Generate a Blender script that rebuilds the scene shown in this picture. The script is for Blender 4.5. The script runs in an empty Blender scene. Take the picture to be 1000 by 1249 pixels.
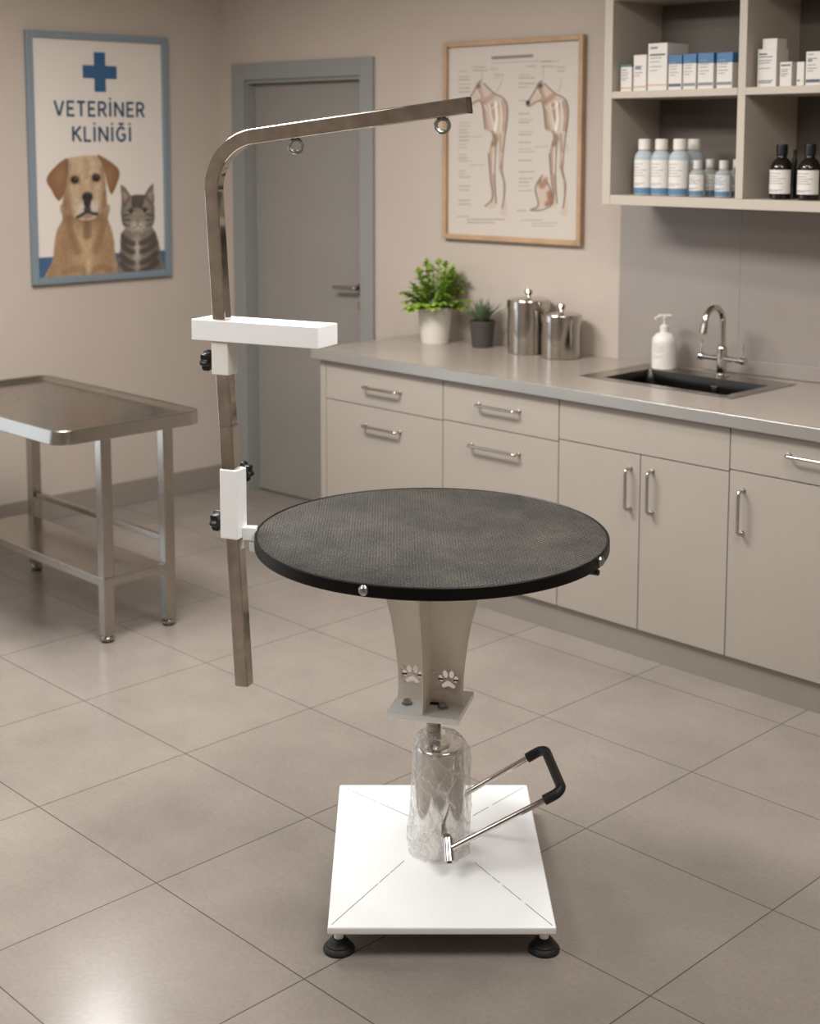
import bpy, bmesh, math, random
import numpy as np
from mathutils import Vector, Matrix
random.seed(7)
SC = bpy.context.scene
COL = SC.collection
PI = math.pi

# ------------------------------------------------------------------ materials
def lin(c):
    return tuple(((v / 255) / 12.92 if v <= 10 else ((v / 255 + .055) / 1.055) ** 2.4) for v in c)

def mat(name, col=(200, 200, 200), rough=.5, metal=0., trans=0., noise=0., nscale=8., bump=0., bscale=200.,
        spec=.5, coat=0., rvar=0., ior=1.45):
    m = bpy.data.materials.new(name); m.use_nodes = True
    nt = m.node_tree; N = nt.nodes; L = nt.links
    b = N['Principled BSDF']
    c = lin(col)
    b.inputs['Base Color'].default_value = (*c, 1)
    b.inputs['Roughness'].default_value = rough
    b.inputs['Metallic'].default_value = metal
    b.inputs['Transmission Weight'].default_value = trans
    b.inputs['Specular IOR Level'].default_value = spec
    b.inputs['Coat Weight'].default_value = coat
    b.inputs['IOR'].default_value = ior
    tc = N.new('ShaderNodeTexCoord')
    if noise or rvar:
        n = N.new('ShaderNodeTexNoise'); n.inputs['Scale'].default_value = nscale; n.inputs['Detail'].default_value = 5
        L.new(tc.outputs['Object'], n.inputs['Vector'])
        if noise:
            r = N.new('ShaderNodeMapRange')
            r.inputs['From Min'].default_value = .3; r.inputs['From Max'].default_value = .7
            r.inputs['To Min'].default_value = 1 - noise; r.inputs['To Max'].default_value = 1 + noise
            L.new(n.outputs['Fac'], r.inputs['Value'])
            mx = N.new('ShaderNodeVectorMath'); mx.operation = 'MULTIPLY'
            mx.inputs[0].default_value = c
            L.new(r.outputs['Result'], mx.inputs[1]); L.new(mx.outputs[0], b.inputs['Base Color'])
        if rvar:
            r2 = N.new('ShaderNodeMapRange')
            r2.inputs['From Min'].default_value = .3; r2.inputs['From Max'].default_value = .7
            r2.inputs['To Min'].default_value = max(0, rough - rvar); r2.inputs['To Max'].default_value = rough + rvar
            L.new(n.outputs['Fac'], r2.inputs['Value']); L.new(r2.outputs['Result'], b.inputs['Roughness'])
    if bump:
        n2 = N.new('ShaderNodeTexNoise'); n2.inputs['Scale'].default_value = bscale; n2.inputs['Detail'].default_value = 3
        L.new(tc.outputs['Object'], n2.inputs['Vector'])
        bp = N.new('ShaderNodeBump'); bp.inputs['Strength'].default_value = bump; bp.inputs['Distance'].default_value = .002
        L.new(n2.outputs['Fac'], bp.inputs['Height']); L.new(bp.outputs['Normal'], b.inputs['Normal'])
    return m

def floor_mat():
    m = bpy.data.materials.new('floor_tiles'); m.use_nodes = True
    nt = m.node_tree; N = nt.nodes; L = nt.links; b = N['Principled BSDF']
    g = N.new('ShaderNodeNewGeometry')
    mp = N.new('ShaderNodeMapping'); mp.inputs['Location'].default_value = (3.773 + .543 * 10, -1.809 + .475 * 20, 0)
    L.new(g.outputs['Position'], mp.inputs['Vector'])
    br = N.new('ShaderNodeTexBrick')
    br.offset = 0; br.squash = 1
    br.inputs['Scale'].default_value = 1
    br.inputs['Brick Width'].default_value = .543; br.inputs['Row Height'].default_value = .475
    br.inputs['Mortar Size'].default_value = .0017; br.inputs['Mortar Smooth'].default_value = .15
    br.inputs['Bias'].default_value = 0
    br.inputs['Color1'].default_value = (*lin((132, 123, 115)), 1)
    br.inputs['Color2'].default_value = (*lin((137, 128, 120)), 1)
    br.inputs['Mortar'].default_value = (*lin((82, 72, 64)), 1)
    L.new(mp.outputs['Vector'], br.inputs['Vector'])
    n = N.new('ShaderNodeTexNoise'); n.inputs['Scale'].default_value = 2.6; n.inputs['Detail'].default_value = 7; n.inputs['Roughness'].default_value = .62
    L.new(g.outputs['Position'], n.inputs['Vector'])
    n3 = N.new('ShaderNodeTexNoise'); n3.inputs['Scale'].default_value = 90; n3.inputs['Detail'].default_value = 4
    L.new(g.outputs['Position'], n3.inputs['Vector'])
    r = N.new('ShaderNodeMapRange'); r.inputs['From Min'].default_value = .3; r.inputs['From Max'].default_value = .7
    r.inputs['To Min'].default_value = .87; r.inputs['To Max'].default_value = 1.12
    L.new(n.outputs['Fac'], r.inputs['Value'])
    r3 = N.new('ShaderNodeMapRange'); r3.inputs['From Min'].default_value = .3; r3.inputs['From Max'].default_value = .7
    r3.inputs['To Min'].default_value = .94; r3.inputs['To Max'].default_value = 1.06
    L.new(n3.outputs['Fac'], r3.inputs['Value'])
    mu = N.new('ShaderNodeMath'); mu.operation = 'MULTIPLY'
    L.new(r.outputs['Result'], mu.inputs[0]); L.new(r3.outputs['Result'], mu.inputs[1])
    vm = N.new('ShaderNodeVectorMath'); vm.operation = 'MULTIPLY'
    L.new(br.outputs['Color'], vm.inputs[0]); L.new(mu.outputs[0], vm.inputs[1])
    L.new(vm.outputs[0], b.inputs['Base Color'])
    rr = N.new('ShaderNodeMapRange'); rr.inputs['From Min'].default_value = .3; rr.inputs['From Max'].default_value = .7
    rr.inputs['To Min'].default_value = .21; rr.inputs['To Max'].default_value = .24
    L.new(n.outputs['Fac'], rr.inputs['Value']); L.new(rr.outputs['Result'], b.inputs['Roughness'])
    inv = N.new('ShaderNodeMath'); inv.operation = 'MULTIPLY_ADD'; inv.inputs[1].default_value = -1.0
    L.new(br.outputs['Fac'], inv.inputs[0]); 
    mh = N.new('ShaderNodeMath'); mh.operation = 'MULTIPLY'; mh.inputs[1].default_value = .05
    L.new(n3.outputs['Fac'], mh.inputs[0]); L.new(mh.outputs[0], inv.inputs[2])
    bp = N.new('ShaderNodeBump'); bp.inputs['Strength'].default_value = .5; bp.inputs['Distance'].default_value = .0015
    L.new(inv.outputs[0], bp.inputs['Height']); L.new(bp.outputs['Normal'], b.inputs['Normal'])
    return m

def mat_rubber_top():
    m = bpy.data.materials.new('dimpled_rubber'); m.use_nodes = True
    nt = m.node_tree; N = nt.nodes; L = nt.links; b = N['Principled BSDF']
    tc = N.new('ShaderNodeTexCoord')
    sep = N.new('ShaderNodeSeparateXYZ'); L.new(tc.outputs['Object'], sep.inputs[0])
    def sinw(out, k):
        a = N.new('ShaderNodeMath'); a.operation = 'MULTIPLY'; a.inputs[1].default_value = k; L.new(out, a.inputs[0])
        s = N.new('ShaderNodeMath'); s.operation = 'SINE'; L.new(a.outputs[0], s.inputs[0]); return s.outputs[0]
    mp = N.new('ShaderNodeMath'); mp.operation = 'MULTIPLY'
    K = 2 * PI / .0135
    L.new(sinw(sep.outputs['X'], K), mp.inputs[0]); L.new(sinw(sep.outputs['Y'], K), mp.inputs[1])
    st = N.new('ShaderNodeMapRange'); st.inputs['From Min'].default_value = -.1; st.inputs['From Max'].default_value = .65
    L.new(mp.outputs[0], st.inputs['Value'])
    n = N.new('ShaderNodeTexNoise'); n.inputs['Scale'].default_value = 5.5; n.inputs['Detail'].default_value = 8; n.inputs['Roughness'].default_value = .7
    L.new(tc.outputs['Object'], n.inputs['Vector'])
    n4 = N.new('ShaderNodeTexNoise'); n4.inputs['Scale'].default_value = 160; n4.inputs['Detail'].default_value = 3
    L.new(tc.outputs['Object'], n4.inputs['Vector'])
    cr = N.new('ShaderNodeValToRGB')
    cr.color_ramp.elements[0].position = .36; cr.color_ramp.elements[0].color = (*lin((37, 35, 33)), 1)
    cr.color_ramp.elements[1].position = .68; cr.color_ramp.elements[1].color = (*lin((74, 68, 61)), 1)
    L.new(n.outputs['Fac'], cr.inputs['Fac'])
    r = N.new('ShaderNodeMapRange'); r.inputs['To Min'].default_value = .5; r.inputs['To Max'].default_value = 2.1
    L.new(st.outputs['Result'], r.inputs['Value'])
    r4 = N.new('ShaderNodeMapRange'); r4.inputs['From Min'].default_value = .3; r4.inputs['From Max'].default_value = .7
    r4.inputs['To Min'].default_value = .7; r4.inputs['To Max'].default_value = 1.3
    L.new(n4.outputs['Fac'], r4.inputs['Value'])
    mm = N.new('ShaderNodeMath'); mm.operation = 'MULTIPLY'; L.new(r.outputs['Result'], mm.inputs[0]); L.new(r4.outputs['Result'], mm.inputs[1])
    vm = N.new('ShaderNodeVectorMath'); vm.operation = 'MULTIPLY'
    L.new(cr.outputs['Color'], vm.inputs[0]); L.new(mm.outputs[0], vm.inputs[1]); L.new(vm.outputs[0], b.inputs['Base Color'])
    b.inputs['Roughness'].default_value = .55
    b.inputs['Specular IOR Level'].default_value = .4
    bp = N.new('ShaderNodeBump'); bp.inputs['Strength'].default_value = 1; bp.inputs['Distance'].default_value = .004
    ad = N.new('ShaderNodeMath'); ad.operation = 'ADD'; L.new(st.outputs['Result'], ad.inputs[0])
    L.new(n4.outputs['Fac'], ad.inputs[1])
    L.new(ad.outputs[0], bp.inputs['Height']); L.new(bp.outputs['Normal'], b.inputs['Normal'])
    return m

def mat_film():
    m = bpy.data.materials.new('clear_stretch_film'); m.use_nodes = True
    nt = m.node_tree; N = nt.nodes; L = nt.links
    N.remove(N['Principled BSDF']); out = N['Material Output']
    tc = N.new('ShaderNodeTexCoord')
    def crease(rot, sc, scale, w):
        mp = N.new('ShaderNodeMapping'); mp.inputs['Rotation'].default_value = rot; L.new(tc.outputs['Object'], mp.inputs['Vector'])
        m2_ = N.new('ShaderNodeMapping'); m2_.inputs['Scale'].default_value = sc; L.new(mp.outputs['Vector'], m2_.inputs['Vector'])
        nn = N.new('ShaderNodeTexNoise'); nn.inputs['Scale'].default_value = 18; L.new(tc.outputs['Object'], nn.inputs['Vector'])
        ad = N.new('ShaderNodeVectorMath'); ad.operation = 'MULTIPLY_ADD'; ad.inputs[1].default_value = (.012, .012, .012); L.new(nn.outputs['Color'], ad.inputs[0]); L.new(m2_.outputs['Vector'], ad.inputs[2])
        v = N.new('ShaderNodeTexVoronoi'); v.feature = 'DISTANCE_TO_EDGE'; v.inputs['Scale'].default_value = scale; L.new(ad.outputs[0], v.inputs['Vector'])
        r = N.new('ShaderNodeMapRange'); r.inputs['From Min'].default_value = 0; r.inputs['From Max'].default_value = w; r.inputs['To Min'].default_value = 1; r.inputs['To Max'].default_value = 0
        L.new(v.outputs['Distance'], r.inputs['Value']); return r.outputs['Result']
    c1 = crease((.2, .75, .4), (1, 1, .13), 20, .07); c2 = crease((-.2, -.6, .2), (1, 1, .15), 17, .06); c3 = crease((.0, .35, .9), (1, 1, .16), 34, .08)
    def op(o_, a_, b_):
        q = N.new('ShaderNodeMath'); q.operation = o_
        for k, x in enumerate((a_, b_)):
            if isinstance(x, float): q.inputs[k].default_value = x
            else: L.new(x, q.inputs[k])
        return q.outputs[0]
    cz = op('ADD', op('ADD', op('MULTIPLY', c1, .8), op('MULTIPLY', c2, .6)), op('MULTIPLY', c3, .25))
    np_ = N.new('ShaderNodeTexNoise'); np_.inputs['Scale'].default_value = 30; L.new(tc.outputs['Object'], np_.inputs['Vector'])
    pz = N.new('ShaderNodeMapRange'); pz.inputs['From Min'].default_value = .35; pz.inputs['From Max'].default_value = .65; L.new(np_.outputs['Fac'], pz.inputs['Value'])
    cz = op('MULTIPLY', cz, pz.outputs['Result'])
    bp = N.new('ShaderNodeBump'); bp.inputs['Strength'].default_value = .5; bp.inputs['Distance'].default_value = .003
    L.new(cz, bp.inputs['Height'])
    cr = N.new('ShaderNodeMath'); cr.operation = 'MULTIPLY_ADD'; cr.inputs[1].default_value = .7; cr.inputs[2].default_value = .07; L.new(cz, cr.inputs[0])
    tr = N.new('ShaderNodeBsdfTransparent'); tr.inputs['Color'].default_value = (.98, .98, .98, 1)
    gl = N.new('ShaderNodeBsdfGlossy'); gl.inputs['Roughness'].default_value = .16; gl.inputs['Color'].default_value = (.95, .95, .95, 1)
    df = N.new('ShaderNodeBsdfDiffuse'); df.inputs['Color'].default_value = (.9, .9, .89, 1)
    tl = N.new('ShaderNodeBsdfTranslucent'); tl.inputs['Color'].default_value = (.9, .9, .89, 1)
    L.new(bp.outputs['Normal'], gl.inputs['Normal'])
    ms = N.new('ShaderNodeMixShader'); ms.inputs['Fac'].default_value = .4; L.new(df.outputs[0], ms.inputs[1]); L.new(tl.outputs[0], ms.inputs[2])
    lw = N.new('ShaderNodeLayerWeight'); lw.inputs['Blend'].default_value = .35
    fm = N.new('ShaderNodeMath'); fm.operation = 'MULTIPLY_ADD'; fm.use_clamp = True; fm.inputs[1].default_value = .3; L.new(lw.outputs['Facing'], fm.inputs[0]); L.new(cr.outputs[0], fm.inputs[2])
    m1 = N.new('ShaderNodeMixShader'); L.new(fm.outputs[0], m1.inputs['Fac']); L.new(tr.outputs[0], m1.inputs[1]); L.new(ms.outputs[0], m1.inputs[2])
    m2 = N.new('ShaderNodeMixShader'); m2.inputs['Fac'].default_value = .07; L.new(m1.outputs[0], m2.inputs[1]); L.new(gl.outputs[0], m2.inputs[2])
    L.new(m2.outputs[0], out.inputs['Surface'])
    return m

def mat_attr(name, rough=.6):
    m = bpy.data.materials.new(name); m.use_nodes = True
    N = m.node_tree.nodes; b = N['Principled BSDF']
    a = N.new('ShaderNodeAttribute'); a.attribute_name = 'Print'
    m.node_tree.links.new(a.outputs['Color'], b.inputs['Base Color'])
    b.inputs['Roughness'].default_value = rough
    return m

M = dict(
    floor=floor_mat(),
    wall=mat('wall_paint', (181, 168, 157), .75, noise=.025, nscale=3, bump=.12, bscale=260),
    ceil=mat('ceiling_paint', (225, 219, 210), .8),
    base=mat('grey_baseboard', (136, 126, 117), .5),
    doorp=mat('grey_door_paint', (138, 133, 126), .5, noise=.03, nscale=4),
    doorf=mat('grey_frame_paint', (136, 136, 133), .45),
    cab=mat('greige_laminate', (158, 149, 139), .42, noise=.02, nscale=5),
    carc=mat('cabinet_carcass', (120, 110, 100), .6),
    plinth=mat('plinth_grey', (146, 138, 128), .38, metal=.25, noise=.03),
    wtop=mat('satin_worktop', (158, 148, 137), .2, metal=0, noise=.03, nscale=6, spec=.6),
    edge=mat('satin_steel_edge', (176, 172, 166), .3, metal=.7),
    shaded_back=mat('shelf_back_shaded', (98, 89, 79), .6),  # compartment shade put into the back panel colour, darker than the shelf laminate
    steel=mat('brushed_steel', (170, 164, 156), .24, metal=1, noise=.05, nscale=4, rvar=.06),
    steel2=mat('polished_steel', (190, 184, 176), .13, metal=1),
    dsteel=mat('dark_sink_steel', (66, 64, 61), .3, metal=1, noise=.05),
    chrome=mat('chrome', (205, 200, 194), .06, metal=1, rvar=.03, nscale=20),
    pump=mat('pump_chrome', (226, 222, 216), .1, metal=1, rvar=.05, nscale=14),
    dchrome=mat('worn_chrome', (176, 168, 158), .10, metal=1, noise=.18, nscale=26, rvar=.06),
    white=mat('white_powder_coat', (252, 253, 253), .32, noise=.012, nscale=10, coat=.15),
    cream=mat('warm_white_paint', (250, 244, 232), .35, noise=.02, nscale=12),
    offw=mat('off_white_paint', (240, 237, 230), .35, noise=.015, nscale=12),
    paw=mat('bare_bright_paint', (250, 247, 240), .4),
    black=mat('black_plastic', (16, 16, 16), .35),
    rubber=mat('black_rubber', (22, 22, 22), .55, bump=.2, bscale=120),
    rim=mat('black_rim_band', (5, 5, 5), .4, spec=.25),
    mat=mat_rubber_top(),
    film=mat_film(),
    dark=mat('dark_recess', (25, 23, 21), .7),
    slot=mat('slot_grey', (96, 92, 88), .7),
    zinc=mat('zinc_bolt', (165, 165, 160), .28, metal=1),
    alu=mat('blue_grey_aluminium', (138, 152, 162), .35, metal=.4),
    wood=mat('pale_wood_frame', (172, 142, 112), .45, noise=.12, nscale=14),
    print=mat_attr('poster_print', .55),
    blue=mat('print_blue', (52, 88, 124), .6),
    navy=mat('print_navy', (44, 72, 98), .6),
    shelf=mat('shelf_laminate', (178, 167, 154), .45, noise=.015),
    splash=mat('splash_tile', (146, 137, 131), .3, noise=.04, nscale=3),
    grout=mat('splash_grout', (150, 138, 128), .7),
    potw=mat('white_ceramic', (206, 199, 189), .35),
    potd=mat('charcoal_pot', (66, 62, 57), .55),
    soil=mat('soil', (48, 38, 30), .9, noise=.3, nscale=60, bump=.8, bscale=90),
    leaf=mat('bright_leaf', (140, 168, 64), .4, noise=.25, nscale=22),
    stem=mat('leaf_stem', (92, 128, 52), .5),
    leaf2=mat('grey_green_blade', (92, 112, 84), .5, noise=.2, nscale=25),
    carton=mat('white_carton', (210, 203, 195), .55),
    cblue=mat('carton_blue', (66, 108, 146), .5),
    cteal=mat('carton_teal', (70, 110, 108), .5),
    cgreen=mat('carton_green', (86, 118, 92), .5),
    ctan=mat('carton_tan', (196, 164, 134), .5),
    ink=mat('ink_grey', (128, 128, 132), .6),
    inkd=mat('ink_dark', (84, 92, 104), .6),
    capw=mat('white_cap', (214, 207, 198), .4),
    clear=mat('clear_bottle_plastic', (196, 206, 210), .2, trans=.3, ior=1.2),
    clearb=mat('small_bottle_glass', (192, 194, 190), .15, trans=.4, ior=1.2),
    capg=mat('silver_cap', (206, 202, 196), .35, metal=.3),
    label=mat('paper_label', (212, 205, 198), .6),
    labelg=mat('grey_paper_label', (196, 196, 198), .6),
    lblue=mat('label_blue', (84, 118, 144), .55),
    amber=mat('dark_amber_glass', (20, 15, 12), .08, coat=.4),
    soap=mat('soap_bottle_white', (220, 214, 207), .3),
    glassd=mat('window_blind', (222, 228, 235), .8),
)

# ------------------------------------------------------------------ mesh helpers
def merge(bm, tmp, Mx=None, mi=0):
    if Mx is not None: bmesh.ops.transform(tmp, matrix=Mx, verts=tmp.verts)
    vm = {v: bm.verts.new(v.co) for v in tmp.verts}
    for f in tmp.faces:
        try:
            nf = bm.faces.new([vm[v] for v in f.verts]); nf.material_index = f.material_index + mi; nf.smooth = True
        except ValueError: pass
    tmp.free()

def box(bm, x0, x1, y0, y1, z0, z1, bev=0., seg=2, Mx=None, mi=0):
    t = bmesh.new()
    bmesh.ops.create_cube(t, size=1)
    for v in t.verts:
        v.co = Vector((x0 + (v.co.x + .5) * (x1 - x0), y0 + (v.co.y + .5) * (y1 - y0), z0 + (v.co.z + .5) * (z1 - z0)))
    if bev: bmesh.ops.bevel(t, geom=t.edges[:], offset=bev, segments=seg, profile=.5, affect='EDGES')
    merge(bm, t, Mx, mi)

def lathe(bm, prof, n=40, Mx=None, mi=0, cap=True):
    t = bmesh.new(); rings = []
    for r, z in prof:
        if r < 1e-6: rings.append([t.verts.new((0, 0, z))])
        else: rings.append([t.verts.new((r * math.cos(2 * PI * k / n), r * math.sin(2 * PI * k / n), z)) for k in range(n)])
    for a, b in zip(rings, rings[1:]):
        for k in range(n):
            k2 = (k + 1) % n
            if len(a) == 1 and len(b) == 1: continue
            if len(a) == 1: t.faces.new((a[0], b[k2], b[k]))
            elif len(b) == 1: t.faces.new((a[k], a[k2], b[0]))
            else: t.faces.new((a[k], a[k2], b[k2], b[k]))
    if cap:
        if len(rings[0]) > 1: t.faces.new(list(reversed(rings[0])))
        if len(rings[-1]) > 1: t.faces.new(rings[-1])
    bmesh.ops.recalc_face_normals(t, faces=t.faces)
    merge(bm, t, Mx, mi)

def sweep(bm, path, prof, closed_prof=True, frames=None, cap=True, mi=0, scale=None):
    """sweep profile [(a,b)] along path; frames = list of (N,B) or parallel transport"""
    P = [Vector(p) for p in path]; n = len(P)
    T = [((P[min(i + 1, n - 1)] - P[max(i - 1, 0)]).normalized()) for i in range(n)]
    if frames is None:
        ref = Vector((0, 0, 1)) if abs(T[0].z) < .9 else Vector((1, 0, 0))
        Nn = (ref - T[0] * ref.dot(T[0])).normalized(); fr = []
        for i in range(n):
            Nn = (Nn - T[i] * Nn.dot(T[i])).normalized(); fr.append((Nn.copy(), T[i].cross(Nn)))
    else: fr = frames
    t = bmesh.new(); rings = []
    for i in range(n):
        s = scale[i] if scale else 1
        rings.append([t.verts.new(P[i] + fr[i][0] * a * s + fr[i][1] * b * s) for a, b in prof])
    m = len(prof)
    for A, B in zip(rings, rings[1:]):
        for k in range(m): t.faces.new((A[k], A[(k + 1) % m], B[(k + 1) % m], B[k]))
    if cap: t.faces.new(list(reversed(rings[0]))); t.faces.new(rings[-1])
    bmesh.ops.recalc_face_normals(t, faces=t.faces)
    merge(bm, t, None, mi)

def circ(r, n=14): return [(r * math.cos(2 * PI * k / n), r * math.sin(2 * PI * k / n)) for k in range(n)]
def tube(bm, path, r, n=14, mi=0): sweep(bm, path, circ(r, n), mi=mi)
def rsq(a, b, r, n=3):
    o = []
    for cx, cy, s in ((a - r, b - r, 0), (-a + r, b - r, PI / 2), (-a + r, -b + r, PI), (a - r, -b + r, 3 * PI / 2)):
        for k in range(n + 1): o.append((cx + r * math.cos(s + PI / 2 * k / n), cy + r * math.sin(s + PI / 2 * k / n)))
    return o

def fillet(pts, rad, n=8):
    P = [Vector(p) for p in pts]; out = [P[0]]
    for i in range(1, len(P) - 1):
        a = (P[i - 1] - P[i]); b = (P[i + 1] - P[i]); r = rad if not isinstance(rad, (list, tuple)) else rad[i - 1]
        ang = a.angle(b); d = min(r / math.tan(ang / 2), a.length * .49, b.length * .49); rr = d * math.tan(ang / 2)
        p0 = P[i] + a.normalized() * d; p1 = P[i] + b.normalized() * d
        c = P[i] + (a.normalized() + b.normalized()).normalized() * (rr / math.sin(ang / 2))
        v0 = p0 - c; v1 = p1 - c; th = v0.angle(v1)
        for k in range(n + 1):
            t = k / n
            out.append(c + (v0 * math.sin((1 - t) * th) + v1 * math.sin(t * th)) / math.sin(th))
    out.append(P[-1]); return out

def prism(bm, pts, axis, d0, d1, Mx=None, mi=0, bev=0):
    """extrude a 2D outline; axis 'y': pts are (x,z); axis 'z': pts are (x,y); 'x': (y,z)"""
    t = bmesh.new()
    def mk(p, d): return {'y': (p[0], d, p[1]), 'z': (p[0], p[1], d), 'x': (d, p[0], p[1])}[axis]
    A = [t.verts.new(mk(p, d0)) for p in pts]; B = [t.verts.new(mk(p, d1)) for p in pts]; n = len(pts)
    t.faces.new(A); t.faces.new(list(reversed(B)))
    for k in range(n): t.faces.new((A[k], B[k], B[(k + 1) % n], A[(k + 1) % n]))
    bmesh.ops.recalc_face_normals(t, faces=t.faces)
    if bev: bmesh.ops.bevel(t, geom=t.edges[:], offset=bev, segments=2, profile=.5, affect='EDGES')
    merge(bm, t, Mx, mi)

def obj(name, bm, mats, parent=None, sharp=35, loc=None):
    me = bpy.data.meshes.new(name)
    bm.to_mesh(me); bm.free()
    for m in (mats if isinstance(mats, (list, tuple)) else [mats]): me.materials.append(M[m])
    me.set_sharp_from_angle(angle=math.radians(sharp))
    o = bpy.data.objects.new(name, me); COL.objects.link(o)
    if parent: o.parent = parent
    if loc is not None: o.location = loc
    wn = o.modifiers.new('weighted_normal', 'WEIGHTED_NORMAL'); wn.keep_sharp = True; wn.weight = 60
    return o

def thing(name, label, cat, loc=(0, 0, 0), rz=0, group=None):
    o = bpy.data.objects.new(name, None); COL.objects.link(o)
    o.empty_display_size = .05
    o.location = loc; o.rotation_euler = (0, 0, rz)
    return tag(o, label, cat, group)

def tag(o, label, cat, group=None):
    o['label'] = label; o['category'] = cat
    if group: o['group'] = group
    return o

def struct(o, label=None, cat=None):
    o['kind'] = 'structure'
    if label: o['label'] = label; o['category'] = cat
    return o

def copy_tree(o, parent=None):
    c = o.copy(); COL.objects.link(c)
    if parent: c.parent = parent
    for ch in [x for x in COL.objects if x.parent == o]: copy_tree(ch, c)
    return c

NB = bmesh.new

# ------------------------------------------------------------------ room
S = .07
def wallY(x): return 4.36 + S * (x + 5.6)
XC = -5.745; YC = wallY(XC)
RZB = math.atan(S)                 # back wall direction
def leftX(y): return XC + .03 * (y - YC)
RZL = math.atan2(1, .03)
HC = 2.65; XR = 1.3; YN = -2.0

b = NB(); prism(b, [(-6.2, YN - .2), (XR + .2, YN - .2), (XR + .2, 5.2), (-6.2, 5.2)], 'z', -.1, 0)
struct(obj('floor', b, 'floor'), 'large beige grey stoneware floor tiles with thin dark joints', 'floor')
b = NB(); prism(b, [(-6.2, YN - .2), (XR + .2, YN - .2), (XR + .2, 5.2), (-6.2, 5.2)], 'z', HC, HC + .1)
struct(obj('ceiling', b, 'ceil'), 'plain pale ceiling of the treatment room', 'ceiling')

def back_xy(x, out=0.):        # point on the back wall line at world x, pushed into the room by out
    n = Vector((S, -1)).normalized()
    return (x + n.x * out, wallY(x) + n.y * out)
cosB = math.cos(RZB)
# back wall with the door opening, built in the wall's own frame (x along the wall, -y towards the room)
def wb(x): return (x - XC) / cosB
LB = wb(XR) + .1
DX0, DX1, DZ = wb(-5.572), wb(-4.775), 2.062
b = NB()
box(b, -.3, DX0, 0, .14, 0, HC); box(b, DX1, LB, 0, .14, 0, HC); box(b, DX0, DX1, 0, .14, DZ, HC)
ow = obj('wall_back', b, 'wall'); ow.location = (XC, YC, 0); ow.rotation_euler = (0, 0, RZB)
struct(ow, 'warm beige back wall with the grey door and the counter', 'wall')
WY0, WY1, WZ0, WZ1 = -5.55, -2.35, .15, 2.2     # window opening, measured along the left wall from the corner
b = NB(); box(b, WY1, .25, 0, .14, 0, HC); box(b, -6.6, WY0, 0, .14, 0, HC); box(b, WY0, WY1, 0, .14, 0, WZ0); box(b, WY0, WY1, 0, .14, WZ1, HC)
ow = obj('wall_left', b, 'wall'); ow.location = (XC, YC, 0); ow.rotation_euler = (0, 0, RZL)
struct(ow, 'warm beige left wall behind the steel table', 'wall')
b = NB(); box(b, XR, XR + .14, YN - .1, 5.1, 0, HC); struct(obj('wall_right', b, 'wall'), 'beige right wall of the room', 'wall')
b = NB(); box(b, -6.1, XR + .1, YN - .14, YN, 0, HC)
struct(obj('wall_near', b, 'wall'), 'beige wall opposite the counter', 'wall')
w = struct(thing('window_1', 'wide daylight window in the left wall', 'window', (XC, YC, 0), RZL))
b = NB()
for x0, x1, z0, z1 in ((WY0, WY1, WZ0, WZ0 + .05), (WY0, WY1, WZ1 - .05, WZ1), (WY0, WY0 + .05, WZ0, WZ1), (WY1 - .05, WY1, WZ0, WZ1), (-3.98, -3.92, WZ0, WZ1)):
    box(b, x0, x1, .03, .1, z0, z1, .004)
obj('window_frame', b, 'white', w)
b = NB(); box(b, WY0, WY1, .115, .12, WZ0, WZ1); obj('window_blind', b, 'glassd', w)

# baseboards
b = NB(); box(b, -6.3, 0, -.012, 0, 0, .115, .003)
o = obj('baseboard_left', b, 'base'); o.location = (XC, YC, 0); o.rotation_euler = (0, 0, RZL)
struct(o, 'dark grey skirting along the left wall', 'baseboard')
b = NB(); box(b, 0.012, wb(-5.65), -.012, 0, 0, .115, .003); box(b, wb(-4.695), wb(-4.43), -.012, 0, 0, .115, .003)
o = obj('baseboard_back', b, 'base'); o.location = (XC, YC, 0); o.rotation_euler = (0, 0, RZB)
struct(o, 'short grey skirting beside the door', 'baseboard')

# door
d = struct(thing('door_1', 'grey flush door with lever handle in a grey frame', 'door', (XC, YC, 0), RZB))
FX0, FX1, FZ = wb(-5.647), wb(-4.698), 2.138
b = NB()
box(b, FX0, DX0 + .012, -.018, 0, 0, FZ, .003); box(b, DX1 - .005, FX1, -.018, 0, 0, FZ, .003); box(b, DX0 + .012, DX1 - .005, -.018, 0, DZ - .004, FZ, .003)
box(b, DX0, DX0 + .02, 0, .12, 0, DZ); box(b, DX1 - .02, DX1, 0, .12, 0, DZ); box(b, DX0 + .02, DX1 - .02, 0, .12, DZ - .02, DZ)
obj('door_frame', b, 'doorf', d)
b = NB(); box(b, DX0 + .023, DX1 - .023, .05, .092, .008, DZ - .022, .002); leaf = obj('door_leaf', b, 'doorp', d)
hx = wb(-4.826)
b = NB()
R90 = Matrix.Rotation(PI / 2, 4, 'X')
lathe(b, [(.026, 0), (.026, .008), (.022, .011), (.011, .012), (.011, .05), (0, .05)], 28, Matrix.Translation((hx, .05, 1.082)) @ R90)
tube(b, fillet([(hx, .01, 1.082), (hx, -.004, 1.082), (hx - .02, -.006, 1.082), (hx - .135, -.006, 1.079)], .012, 5), .009)
obj('lever_handle', b, 'steel', d)
b = NB(); lathe(b, [(.025, 0), (.025, .008), (.021, .011), (0, .011)], 28, Matrix.Translation((hx, .05, .995)) @ R90)
box(b, hx - .003, hx + .003, .037, .045, .986, 1.004)
obj('lock_rosette', b, 'steel', d)

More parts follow.
